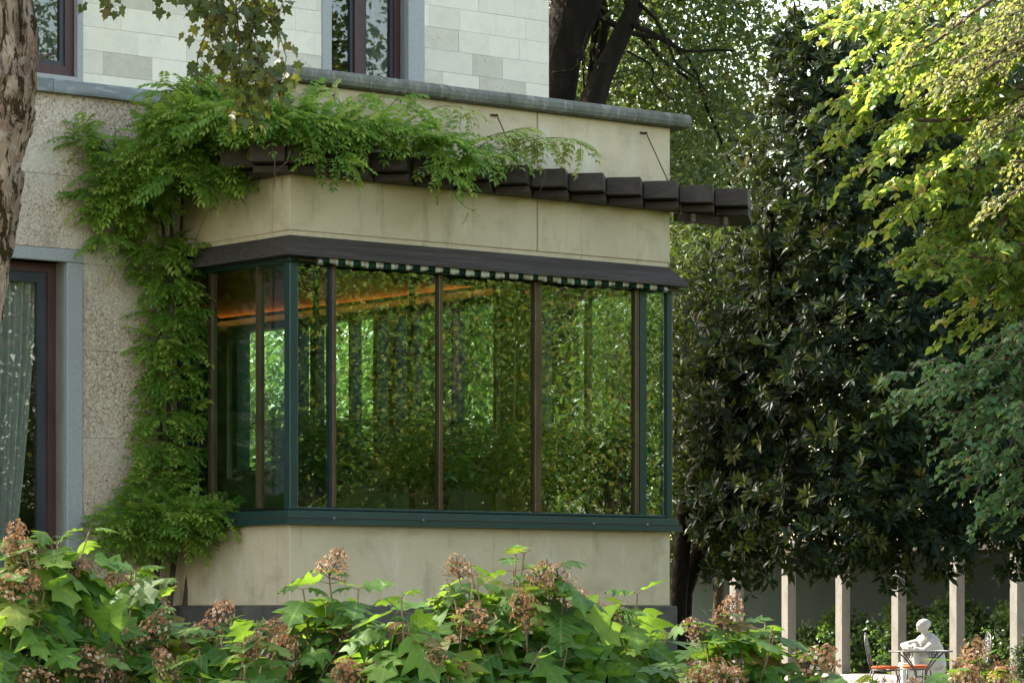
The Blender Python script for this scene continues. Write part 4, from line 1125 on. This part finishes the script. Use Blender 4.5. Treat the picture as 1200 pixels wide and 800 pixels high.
# ------------------------------------------------------------------ wisteria over the corner and along the pergola
def wisteria():
    t = thing('wisteria', 'green wisteria climbing the house corner and trailing along the pergola joists', 'climber', BASE, TH)
    r = np.random.RandomState(21)
    def pt(px, py, v): u, z = UZ(px, py, v); return np.array([u, v, z])
    # (px, py, v, radii u v z, fronds): spread along the plant
    blobs = []
    for px, py, v, ru, rv, rz, n in (
        (200, 185, 1.2, .42, .45, .36, 150), (160, 235, 1.65, .30, .22, .34, 80), (235, 150, .8, .42, .5, .26, 120), (225, 215, .9, .35, .45, .26, 95), (280, 150, .2, .40, .4, .22, 110),
        (150, 205, 1.6, .25, .25, .25, 50), (335, 150, -.25, .34, .28, .22, 90), (385, 160, -.35, .30, .22, .20, 70), (425, 155, -.35, .28, .22, .17, 60), (470, 165, -.4, .28, .2, .17, 55), (515, 175, -.45, .26, .2, .19, 60), (545, 188, -.5, .16, .15, .13, 22),
        (390, 190, -.55, .18, .10, .15, 26), (520, 205, -.6, .16, .10, .10, 14), (215, 110, 1.0, .2, .3, .14, 26), (258, 118, .7, .25, .3, .14, 30),
        (140, 255, 1.78, .22, .12, .30, 40), (125, 280, 1.80, .10, .08, .22, 16), (112, 240, 1.80, .12, .08, .18, 14)):
        blobs.append((pt(px, py, v), (ru, rv, rz), n, .35))
    for px, py, ru, rz, n in ((185, 300, .26, .26, 60), (195, 340, .24, .22, 50), (205, 375, .22, .20, 44), (200, 410, .25, .22, 50), (205, 450, .26, .24, 55), (200, 495, .24, .24, 50), (192, 535, .25, .22, 48), (185, 575, .28, .2, 55)):
        blobs.append((pt(px, py, 1.72), (ru, .20, rz), n, .2))
    for px, py, v, ru, rv, rz, n in ((160, 610, 1.5, .34, .25, .18, 75), (205, 605, 1.3, .34, .3, .19, 85), (250, 605, 1.1, .20, .2, .11, 30), (195, 630, 1.4, .3, .25, .14, 50), (145, 630, 1.6, .2, .15, .10, 25)):
        blobs.append((pt(px, py, v), (ru, rv, rz), n, .25))
    # small tufts rooted on the wall
    for px, py, n in ((98, 165, 16), (108, 172, 10), (100, 155, 7)):
        blobs.append((pt(px, py, 1.86), (.07, .05, .06), n, .2))
    P, A, U = [], [], []
    for c, e, n, sh in blobs:
        n = int(n * (1.1 if e[2] < .2 and c[1] < 0 else 1.5)); d = rand_unit(n); d[:, 2] = np.where(d[:, 2] < -.2, -d[:, 2] * .5, d[:, 2]); d[:, 1] -= .35
        d /= np.linalg.norm(d, axis=1, keepdims=True)
        rad = np.sqrt(rng.uniform(sh, 1, n))
        P.append(c + d * np.array(e) * rad[:, None])
        a = d * np.array([1, 1, .4]) + rng.normal(0, .45, (n, 3)) + np.array([-.05, -.25, -.12]); A.append(a)
        U.append(np.array([0, -.25, 1.0]) + d * .3 + rng.normal(0, .3, (n, 3)))
    P, A, U = np.concatenate(P), np.concatenate(A), np.concatenate(U)
    A /= np.linalg.norm(A, axis=1, keepdims=True); U -= A * (U * A).sum(1, keepdims=True)
    P[:, 1] = np.minimum(P[:, 1], PD - .05)
    R = rot_frames(A, U) * rng.uniform(.75, 1.15, len(P))[:, None, None]
    depth = P[:, 0] * UY + P[:, 1] * VY + rng.normal(0, .35, len(P))
    order = np.argsort(depth); sel = rng.randint(0, 4, len(P)); near = np.zeros(len(P), bool)
    near[rng.choice(order[:int(len(P) * .6)], 285, False)] = True
    meshes = [tmesh(f, 'frond', M['wist']) for f in FRONDS]
    for i in np.where(near)[0]: new('frond', meshes[sel[i]], t, m4(R[i], P[i]))
    b = MB()
    for j in range(4):
        q = (sel == j) & ~near; b.inst(FRONDS[j], R[q], P[q])
    b.build('foliage', M['wist'], t, False, 'stuff')
    # pale young shoots reaching past the leaves
    def shoot(pts, rad=.005, fr=None, m='wist_pale', every=1, sc=1.1):
        b = MB(); b.tube(pts, taper(rad, rad * .35, len(pts)), 5); b.build('shoot', M['twig'], t, True)
        if fr is None: return
        for i in range(2, len(pts), every):
            d = np.array(pts[i]) - np.array(pts[i - 1]); d /= np.linalg.norm(d)
            for sg in (-1, 1):
                a = d * .8 + sg * np.array([.7, -.2, .25]) * r.uniform(.6, 1) + np.array([0, 0, -.1])
                Rm = rot_frames(a[None], np.array([[0, -.4, 1.0]]))[0] * sc * r.uniform(.7, 1.1)
                new('frond', fr[r.randint(4)], t, m4(Rm, pts[i]))
    pal = [tmesh(f, 'frond', M['wist_pale']) for f in FRONDS]
    shoot(curve(pt(540, 180, -.45), pt(625, 158, -.5), .10, 7), fr=pal)
    shoot(curve(pt(560, 190, -.5), pt(668, 163, -.55), .02, 9), fr=pal, every=3)
    shoot(curve(pt(555, 178, -.5), pt(612, 150, -.45), .04, 6), fr=pal, sc=1.25)
    shoot(curve(pt(600, 172, -.5), pt(680, 166, -.55), .06, 8), fr=pal, sc=1.2)
    shoot(curve(pt(545, 185, -.5), pt(600, 178, -.6), .05, 6), fr=meshes, sc=1.1)
    shoot(curve(pt(440, 150, -.35), pt(480, 112, -.3), .08, 6), fr=meshes)
    shoot(curve(pt(470, 150, -.35), pt(548, 128, -.3), .10, 7), fr=pal)
    shoot(curve(pt(410, 130, -.3), pt(390, 105, -.3), -.05, 6), fr=pal, sc=.5)
    shoot(curve(pt(350, 135, -.2), pt(352, 112, -.2), .0, 5), fr=meshes)
    shoot(curve(pt(520, 200, -.62), pt(560, 245, -.62), -.12, 9), fr=pal, every=4, sc=.45)
    shoot(curve(pt(250, 190, .5), pt(258, 250, .5), .0, 7), fr=pal, sc=.5, every=3)
    shoot(curve(pt(256, 240, .5), pt(228, 285, .9), .08, 7), fr=pal, sc=.4, every=4)
    shoot(curve(pt(150, 230, 1.6), pt(125, 330, 1.75), -.06, 10), fr=pal, sc=.35, every=2)
    shoot(curve(pt(640, 200, -.63), pt(632, 228, -.63), .0, 6), rad=.006)
    shoot(curve(pt(322, 178, -.62), pt(322, 222, -.62), .0, 8), rad=.006)
    shoot([pt(340, 178, -.62), pt(336, 190, -.62), pt(320, 203, -.63), pt(330, 210, -.63), pt(330, 222, -.62)], rad=.006)
    # woody stems up the corner
    for k in range(4):
        x0 = -.25 + .12 * k
        pts = [np.array([x0 + .05 * math.sin(3 * z + k), 1.80 - .03 * k, z]) for z in np.linspace(.05, 5.4, 14)] + [np.array([x0 + .3, 1.0, 5.65]), np.array([x0 + .7, .1, 5.7]), np.array([x0 + 1.0 + .2 * k, -.2, 5.72])]
        b = MB(); b.tube(pts, taper(.035, .012, len(pts)), 7); b.build('stem', M['bark'], t, True)
wisteria()

# ------------------------------------------------------------------ plants inside the winter garden
IN = [(.75, .75, 'left corner of'), (1.2, 1.1, 'first wide pane of'), (1.95, .55, 'first bronze bar of'), (2.55, 1.15, 'second wide pane of'), (3.2, .6, 'broad middle bar of'), (3.8, 1.1, 'third wide pane of'), (4.2, .5, 'right corner of')]
rr = np.random.RandomState(4)
for k, (u, v, wh) in enumerate(IN):
    t = thing('house_plant', 'feathery green plant standing behind the ' + wh + ' the glazed bay', 'plant', wpt(u, v, ZG0 - .02), TH)
    q = MB(); q.tube([(0, 0, 0), (0, 0, .04), (0, 0, .20), (0, 0, .22), (0, 0, .21)], [.10, .11, .15, .155, .13], 14); q.build('pot', surface('clay_pot', (.13, .06, .035), [(8, (1, 1, 1), (.09, .045, .03), .4, .7)], .85, .2), t, True)
    b = MB(); st = MB()
    for i in range(170):
        a = rr.rand() * 2 * PI; L = rr.uniform(.25, .80); tip = np.array([math.cos(a) * L * .7, math.sin(a) * L * .7, .2 + rr.uniform(.10, .75)])
        pts = curve((0, 0, .2), tip, .12, 7); st.tube(pts, .004, 3)
        for g in range(2, 7):
            d = pts[g] - pts[g - 1]; d /= np.linalg.norm(d); s2 = np.array([-d[1], d[0], 0]); s2 /= max(1e-6, np.linalg.norm(s2))
            dd = np.array([d * .6 + s2 * sg + np.array([0, 0, -.3]) for sg in (-1, 1)])
            b.inst(LEAF2W if k % 2 else LEAF2, rot_frames(dd, np.array([[0, 0, 1.]] * 2) + rr.normal(0, .3, (2, 3))) * rr.uniform(.07, .14), np.array([pts[g]] * 2))
    st.build('stems', M['stem'], t, False, 'stuff'); b.build('foliage', M['fern'], t, False, 'stuff')

# ------------------------------------------------------------------ colonnade at the end of the court
PX = [(803, 3263), (856, 3316), (918, 3378), (983, 3443), (1049.5, 3509.5), (1119, 3579), (1192, 3652)]
KX = 3443.0 * 68.5                                   # depth = KX / (px + 2460)
colo = thing('colonnade', 'low garden colonnade of square stone pillars before a shaded grey wall', 'colonnade', ((983 - 600) / F * 68.5, 68.5, 0), TH)
CO = np.array([(983 - 600) / F * 68.5, 68.5])
def cl(px):
    Y = KX / (px + 2460.0); d = np.array([(px - 600) / F * Y, Y]) - CO
    return d[0] * UX + d[1] * UY, d[0] * VX + d[1] * VY
mp = surface('pillar_stone', (.21, .20, .18), [(5, (1, 1, .4), (.15, .14, .122), .45, .7), (40, (1, 1, 1), (.30, .28, .24), .62, .74)], .85, .2, [(40, .006)], jitter=True)
q = MB(); q.box(0, .24, 0, .19, 0, 2.55); pm = q.mesh('pillar', mp)
vs = [cl(p)[1] for p, _ in PX]
stepv = (vs[0] - vs[-1]) / 6
for k in range(-1, 8):
    o = new('pillar', pm, colo); o.location = (0, vs[0] - stepv * k, 0)
q = MB(); q.box(-.05, 2.9, vs[0] - stepv * 8, vs[0] + stepv * 3, 2.56, 2.72); q.build('roof', M['wood'], colo)  # roof slab hidden by leaves, added to shade the wall behind the pillars
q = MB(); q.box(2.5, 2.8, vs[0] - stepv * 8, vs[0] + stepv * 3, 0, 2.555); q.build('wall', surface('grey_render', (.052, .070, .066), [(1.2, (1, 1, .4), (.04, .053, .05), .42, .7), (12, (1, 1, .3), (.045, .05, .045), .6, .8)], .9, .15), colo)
WL = ['by the bay', 'first left of the statue pillars', 'second left of the statue', 'just left of the wrought iron chair', 'behind the white statue', 'right of the white statue', 'at the right edge']
IV = ['climber on the grey wall nearest to the bay', 'climber on the grey wall between the second and third pillars from the bay', 'climber between the pillars left of the wrought iron chairs', 'climber between the pillars behind the left wrought iron chair', 'tall yellowish climber between the pillars behind the statue', 'climber between the pillars behind the right wrought iron chair', 'climber between the last pillars at the right edge']
HT = [.7, .85, 1.15, 1.35, 1.45, 1.4, 1.45]
for k in range(7):
    va = vs[0] - stepv * k - stepv / 2
    lx, ly = .95, va
    wx = CO[0] + UX * lx + VX * ly; wy = CO[1] + UY * lx + VY * ly
    t = thing('climbing_shrub', IV[k], 'shrub', (wx, wy, 0), TH, 'climbers between the colonnade pillars')
    b = MB(); h = HT[k]
    leaf_cloud(b, [(0, 0, h * .5, .5, .86, h * .62), (0.1, .3, h * .75, .4, .5, h * .4), (.1, -.4, h * .7, .4, .5, h * .38)] + ([(.1, .1, 1.5, .2, .25, .6)] if k == 4 else []), 150, 22, .10, .105, [LEAF2W], .5, .4)
    b.build('foliage', M['ivy'], t, False, 'stuff')
    b = MB()
    for i in range(6): b.tube(curve((rr.uniform(-.2, .2), rr.uniform(-.6, .6), 0), (rr.uniform(-.2, .2), rr.uniform(-.7, .7), h), .0, 6, .08), taper(.02, .008, 6), 5)
    b.build('stems', M['bark'], t, True, 'stuff')

# ------------------------------------------------------------------ white statue
def statue():
    x, y = (1083 - 600) / F * 58, 58.0
    wm = surface('white_marble_statue', (.27, .265, .25), [(6, (1, 1, 1), (.21, .205, .19), .5, .72), (9, (1, 1, 1.6), (.12, .12, .105), .60, .70), (26, (1, 1, 1), (.20, .19, .17), .62, .72)], .65, .3, [(20, .008)])
    t = thing('statue', 'white stone statue of a crouching figure hugging its knees on a pale pedestal', 'statue', (x, y, 0))
    q = MB(); q.box(-.42, .34, -.30, .34, .05, .42); q.box(-.48, .40, -.36, .40, 0, .047); bevel(q.build('pedestal', surface('pale_pedestal', (.36, .365, .36), [(4, (1, 1, 1), (.28, .285, .28), .45, .7)], .8, .2), t), .015, 2)
    b = MB()
    def limb(pts, rad): 
        P = [np.array(p) for p in pts]; out = []; rads = []
        for i in range(len(P) - 1):
            for s in np.linspace(0, 1, 5)[: (5 if i == len(P) - 2 else 4)]: out.append(P[i] + (P[i + 1] - P[i]) * s); rads.append(rad[i] + (rad[i + 1] - rad[i]) * s)
        b.tube(out, rads, 12)
        for p_, r_ in ((out[0], rads[0]), (out[-1], rads[-1])): ball(p_, (r_, r_, r_))
    def ball(c, r_, n=10):
        V, Fc = [], []
        for i in range(1, n):
            for k in range(14):
                a, e = 2 * PI * k / 14, PI * i / n
                V.append((c[0] + r_[0] * math.sin(e) * math.cos(a), c[1] + r_[1] * math.sin(e) * math.sin(a), c[2] + r_[2] * math.cos(e)))
        V += [(c[0], c[1], c[2] + r_[2]), (c[0], c[1], c[2] - r_[2])]
        for i in range(n - 2):
            for k in range(14): Fc.append((i * 14 + k, (i + 1) * 14 + k, (i + 1) * 14 + (k + 1) % 14, i * 14 + (k + 1) % 14))
        for k in range(14): Fc.append((len(V) - 2, k, (k + 1) % 14)); Fc.append((len(V) - 1, (n - 2) * 14 + (k + 1) % 14, (n - 2) * 14 + k))
        b.add(V, Fc)
    z = .42
    limb([(.10, .12, z + .14), (.12, .06, z + .36), (.10, -.02, z + .50)], [.17, .155, .15])              # trunk
    limb([(.00, -.04, z + .52), (.22, -.02, z + .50)], [.09, .085])                                     # shoulders
    limb([(.09, -.05, z + .54), (.09, -.09, z + .66)], [.06, .055])                                      # neck
    ball((.08, -.12, z + .765), (.088, .105, .115)); ball((.072, -.175, z + .715), (.055, .05, .06)); ball((.068, -.225, z + .755), (.014, .022, .02)); ball((.04, -.212, z + .782), (.02, .012, .008)); ball((.098, -.212, z + .782), (.02, .012, .008)); ball((.166, -.11, z + .755), (.012, .025, .032)); ball((-.006, -.11, z + .755), (.012, .025, .032)); ball((.095, -.10, z + .80), (.094, .105, .09))
    limb([(.16, .10, z + .12), (.02, -.24, z + .40), (.10, -.28, z + .05)], [.11, .075, .05])            # right leg
    limb([(.02, .10, z + .12), (-.24, -.14, z + .36), (-.22, -.18, z + .05)], [.11, .08, .05])           # left leg
    limb([(.10, -.26, z + .05), (.06, -.38, z + .03)], [.05, .035]); limb([(-.22, -.16, z + .05), (-.28, -.30, z + .03)], [.05, .035])
    limb([(.22, .02, z + .10), (.05, -.14, z + .22), (-.18, -.05, z + .16)], [.15, .13, .12])            # cloth gathered in the lap
    limb([(.24, -.03, z + .47), (.22, -.24, z + .34), (.00, -.33, z + .36)], [.07, .055, .038])          # arms folded over the knees
    limb([(-.04, -.05, z + .48), (-.20, -.24, z + .42), (.03, -.34, z + .40)], [.07, .055, .038])
    for hx, s in ((-.03, -1), (.06, 1)):
        ball((hx, -.345, z + .38), (.045, .022, .03))
        for f in range(4): limb([(hx + s * .03, -.35, z + .355 + .014 * f), (hx + s * (.075 + .008 * (f % 2)), -.352, z + .345 + .014 * f), (hx + s * .095, -.335, z + .335 + .014 * f)], [.009, .008, .007])
        limb([(hx, -.355, z + .40), (hx + s * .03, -.365, z + .425), (hx + s * .05, -.36, z + .43)], [.011, .010, .008])
    o = b.build('figure', wm, t, True)
    o.rotation_euler = (0, 0, -.85); o.location = (.0, 0, -.13); o.scale = (1.2, 1.2, 1.02)
    m = o.modifiers.new('body', 'REMESH'); m.mode = 'VOXEL'; m.voxel_size = .012; m.use_smooth_shade = True
    m = o.modifiers.new('soft', 'SMOOTH'); m.iterations = 4; m.factor = .5
statue()

# ------------------------------------------------------------------ wrought iron table and chairs
iron = surface('wrought_iron', (.025, .028, .028), [(20, (1, 1, 1), (.05, .055, .055), .45, .7)], .5, .5)
ironp = surface('worn_iron_paint', (.10, .11, .11), [(20, (1, 1, 1), (.30, .30, .29), .5, .7)], .5, .5)
cush = surface('orange_cushion', (.52, .12, .045), [(9, (1, 1, 1), (.42, .09, .035), .4, .7)], .9, .1, [(60, .004)])
def scroll(c, r0, turns, ax, up, n=18):
    return [np.array(c) + (np.array(ax) * math.cos(2 * PI * turns * i / n) + np.array(up) * math.sin(2 * PI * turns * i / n)) * r0 * (1 - .75 * i / n) for i in range(n + 1)]
def table():
    t = thing('garden_table', 'round black wrought iron table standing in front of the white statue', 'table', ((1079 - 600) / F * 51.0, 51.0, 0))
    q = MB(); n = 40
    ring = lambda r, z: [(r * math.cos(2 * PI * k / n), r * math.sin(2 * PI * k / n), z) for k in range(n)]
    V = ring(.50, .735) + ring(.50, .71) + ring(.46, .71) + ring(.46, .735)
    q.add(V, [tuple((j * n + k, ((j + 1) % 4) * n + k, ((j + 1) % 4) * n + (k + 1) % n, j * n + (k + 1) % n)) for j in range(4) for k in range(n)])
    q.build('rim', iron, t, True)
    q = MB(); V = ring(.458, .728) + ring(.458, .720); q.add(V, [tuple(range(n)), tuple(range(2 * n - 1, n - 1, -1))] + [(n + k, n + (k + 1) % n, (k + 1) % n, k) for k in range(n)]); q.build('tabletop', ironp, t)
    for k in range(4):
        a = PI / 4 + k * PI / 2; d = np.array([math.cos(a), math.sin(a), 0])
        q = MB(); q.tube([d * .44 + [0, 0, .705], d * .30 + [0, 0, .60], d * .12 + [0, 0, .42], d * .10 + [0, 0, .25], d * .30 + [0, 0, .06], d * .46 + [0, 0, .012]], .013, 6)
        q.tube(scroll(d * .26 + np.array([0, 0, .66]), .07, 1.3, d, (0, 0, 1)), .008, 5); q.build('leg', iron, t, True)
    q = MB(); q.tube([(.10 * math.cos(2 * PI * k / 16), .10 * math.sin(2 * PI * k / 16), .33) for k in range(17)], .008, 5); q.build('stretcher', iron, t, True)
table()
def chair(lab, x, y, rz, back=True):
    t = thing('garden_chair' if back else 'garden_stool', lab, 'chair' if back else 'stool', (x, y, 0), rz, 'wrought iron chairs round the garden table' if back else None)   # faces local -y, backrest at +y
    for sx in (-1, 1):
        for sy in (-1, 1):
            q = MB(); q.tube([(sx * .19, sy * .19, .43), (sx * .20, sy * .22, .30), (sx * .18, sy * .19, .14), (sx * .22, sy * .25, .012)], .012, 6); q.build('leg', iron, t, True)
    q = MB(); q.tube([(.22 * math.cos(a) , .22 * math.sin(a), .43) for a in np.linspace(0, 2 * PI, 25)], .013, 6)
    for k in range(5): q.tube([(-.2, -.15 + .075 * k, .43), (.2, -.15 + .075 * k, .43)], .006, 4)
    q.build('seat_frame', iron, t, True)
    q = MB(); n = 24; V = []
    for r_, z in ((.0, .447), (.17, .447), (.21, .46), (.215, .475), (.19, .495), (.0, .50)):
        V += [(r_ * math.cos(2 * PI * k / n), r_ * math.sin(2 * PI * k / n), z) for k in range(n)]
    q.add(V, [(j * n + k, j * n + (k + 1) % n, (j + 1) * n + (k + 1) % n, (j + 1) * n + k) for j in range(5) for k in range(n)]); q.build('cushion', cush, t, True)
    if not back: return t
    q = MB(); q.tube([(-.19, .20, .43), (-.21, .24, .62), (-.20, .28, .82), (-.12, .30, .96), (0, .305, 1.01), (.12, .30, .96), (.20, .28, .82), (.21, .24, .62), (.19, .20, .43)], .012, 6); q.build('back_frame', iron, t, True)
    for k, (cx, cz, s) in enumerate(((-.09, .58, 1), (.09, .58, -1), (-.09, .73, -1), (.09, .73, 1), (-.06, .87, 1), (.06, .87, -1))):
        q = MB(); q.tube(scroll((cx, .25 + (cz - .6) * .12, cz), .075, 1.4 * s, (1, 0, 0), (0, .1, 1)), .009, 5); q.build('scroll', ironp, t, True)
    q = MB(); q.tube([(0, .21, .43), (0, .26, .7), (0, .30, 1.0)], .008, 5); q.build('back_bar', iron, t, True)
    return t
px51 = lambda px: (px - 600) / F * 51.0
chair('wrought iron chair with orange cushion left of the garden table, seen from its side', px51(1037), 51.0, 1.35)
chair('backless iron stool with orange cushion, half hidden under the garden table', px51(1079), 51.75, .2, False)
chair('wrought iron chair with orange cushion at right of the garden table, half hidden by flowers', px51(1139), 51.2, -1.4)
t = thing('clipped_shrub', 'small dark rounded shrub at the right edge beyond the flowers', 'shrub', (at(1203, 709, 52)[0], 52, 0))
b = MB(); leaf_cloud(b, [(0, 0, .5, .22, .22, .48)], 160, 14, .05, .05, [LEAF2W], .4); b.build('foliage', M['magn'], t, False, 'stuff')
q = MB(); q.tube([(0, 0, 0), (0, 0, .5)], [.03, .02], 6); q.build('stem', M['bark'], t)

# ------------------------------------------------------------------ oakleaf hydrangeas in the foreground
def flower_head(seed):
    r = np.random.RandomState(seed); b = MB()
    b.tube([(0, 0, 0), (.003, 0, .09), (0, .004, .20)], [.004, .003, .0015], 4, 0)
    pet = leaf2(.85, .25, .22)
    for i in range(150):
        h = r.uniform(.01, .175); rad = (.098 * (1 - h / .27) + .014) * r.uniform(.55, 1.1); a = r.rand() * 2 * PI
        c = np.array([math.cos(a) * rad, math.sin(a) * rad, h]); out = np.array([math.cos(a), math.sin(a), .35 + r.normal(0, .3)])
        s = r.uniform(.009, .0145); mi = r.choice([0, 0, 0, 0, 1, 1, 1, 2])
        t1 = np.cross(out, r.normal(0, 1, 3)); t1 /= np.linalg.norm(t1); t2 = np.cross(out, t1); t2 /= np.linalg.norm(t2)
        D = np.array([t1, t2, -t1, -t2]) + out * .35
        b.inst(pet, rot_frames(D, np.tile(out, (4, 1))) * s, np.tile(c, (4, 1)), np.full(4, mi + 1), np.full(4, r.rand()))
        if i % 3 == 0: b.tube([(0, 0, max(0, h - .03)), tuple(c)], .0015, 3, 0)
    return b.mesh('flower_head', [M['twig'], M['petal_a'], M['petal_b'], M['petal_c']])
HEADS = [flower_head(k) for k in range(4)]
HLEAF = [tmesh(t_, 'leaf', M['hyd'], True) for t_ in HYD]
def hydrangea(label, px, Y, rx, ztop, seed, n_tips, heads, squash=.55, low=.62, tall=()):
    r = np.random.RandomState(seed)
    X = (px - 600) / F * Y
    t = thing('oakleaf_hydrangea', label, 'shrub', (X, Y, 0), 0, 'oakleaf hydrangeas along the foreground')
    tips = []
    for i in range(n_tips):
        a, q = r.rand() * 2 * PI, math.sqrt(r.rand())
        x, y = rx * q * math.cos(a), rx * 1.0 * q * math.sin(a)
        z = ztop * (1 - (1 - low) * q ** 2.2) - abs(r.normal(0, .05)) - (.10 if r.rand() < .3 else 0)
        tips.append((x, y, z))
    for (tx, ty) in tall: 
        p = at(tx, ty, Y - .05); tips.append((p[0] - X, -.05, p[2]))
    n_low = len(tips) - len(tall)
    heads_at = set(r.choice(n_low, min(int(heads * (1.0 if px < 200 or px > 950 else .62)), n_low), False)) | ({n_low} if len(tall) > 1 else set())
    nl = 0
    for i, tip in enumerate(tips):
        tip = np.array(tip)
        s = np.array([tip[0] * .25, tip[1] * .25, 0.02])
        pts = curve(s, tip, .0, 8, .03, r)
        b = MB(); b.tube(pts, taper(.009, .0035, 8), 5)
        # opposite pairs of leaves on the upper stem
        ln = []
        for j, back in enumerate((.0, .055, .13, .22)):
            L = pts[-1] - (pts[-1] - pts[-2]) / np.linalg.norm(pts[-1] - pts[-2]) * back
            az = r.rand() * PI if j == 0 else ln[-1] + PI / 2 + r.normal(0, .25)
            ln.append(az)
            for sg in (0, PI):
                if r.rand() < .12: continue
                a = az + sg; size = (.095 + .055 * min(j, 2)) * r.uniform(.75, 1.25)
                el = .35 - .28 * j + r.normal(0, .18)
                d = np.array([math.cos(a) * math.cos(el), math.sin(a) * math.cos(el), math.sin(el)])
                pe = L + d * (.03 + .018 * j); b.tube([L, pe], [.0022, .0015], 4)
                d2 = d + np.array([0, 0, -.25 - .1 * j])
                up = np.array([-math.cos(a) * .3, -math.sin(a) * .3 - .15, 1.0]) + r.normal(0, .28, 3)
                if nl < 298:
                    new('leaf', HLEAF[r.randint(5)], t, m4(rot_frames(d2[None], up[None])[0] * size, pe)); nl += 1
        if i in heads_at:
            ax = (pts[-1] - pts[-2]); ax = ax / np.linalg.norm(ax) + np.array([r.normal(0, .5), r.normal(0, .4) - .25, r.uniform(-.8, .15)])
            ax /= np.linalg.norm(ax); xx = np.cross(ax, [0.3, 1, 0]); xx /= np.linalg.norm(xx); yy = np.cross(ax, xx)
            new('flower_head', HEADS[r.randint(4)], t, m4(np.stack([xx * r.uniform(.75, 1.2), yy * r.uniform(.75, 1.2), ax * r.uniform(.8, 1.25)], 1) * r.uniform(.55, .85) * (.8 if px > 950 else 1), pts[-1] + ax * .005 - np.array([0, .02, .035])))
        b.build('stem', M['stem'], t, True)
    return t
# label, centre px, distance, radius m, top z, seed, shoots, flower heads
HY = [('tall oakleaf hydrangea in the left corner in front of the garden door', 28, 12.6, .36, 1.74, 31, 40, 17, .55, .66, ((170 / 3.333, 645),)),
      ('broad hydrangea with browned flower heads below the wisteria at left', 150, 13.1, .33, 1.62, 32, 38, 18, .55, .66, ((105, 622),)),
      ('low hydrangea with brown flower heads below the left face of the bay', 265, 12.4, .28, 1.40, 33, 30, 12, .55, .78, ()),
      ('hydrangea with one tall shoot and pink brown flower in front of the bay corner', 375, 13.0, .27, 1.48, 34, 32, 11, .55, .74, ((385, 668), (355, 690), (420, 690))),
      ('low yellow green hydrangea between the two tall ones in front of the bay', 468, 12.3, .25, 1.42, 35, 28, 9, .55, .78, ((470, 700),)),
      ('large rounded hydrangea with lobed green leaves in front of the bay middle', 595, 12.8, .40, 1.67, 36, 64, 12, .55, .74, ((538, 668), (552, 672), (640, 672))),
      ('hydrangea with faded pink flowers at its top below the bay right corner', 730, 13.2, .27, 1.53, 37, 30, 16, .55, .70, ()),
      ('low spreading hydrangea in front of the dark trunk and colonnade', 868, 12.6, .34, 1.40, 38, 36, 10, .55, .80, ((850, 722), (905, 735))),
      ('hydrangea with pink brown flowers at bottom right in front of the gravel court', 1010, 12.2, .22, 1.19, 39, 20, 9, .55, .85, ()),
      ('hydrangea with many faded flowers in the bottom right corner', 1150, 12.4, .26, 1.24, 40, 28, 20, .55, .88, ())]
for a in HY: hydrangea(a[0], a[1], a[2], a[3], a[4], a[5], a[6], a[7], a[8], a[9], a[10])
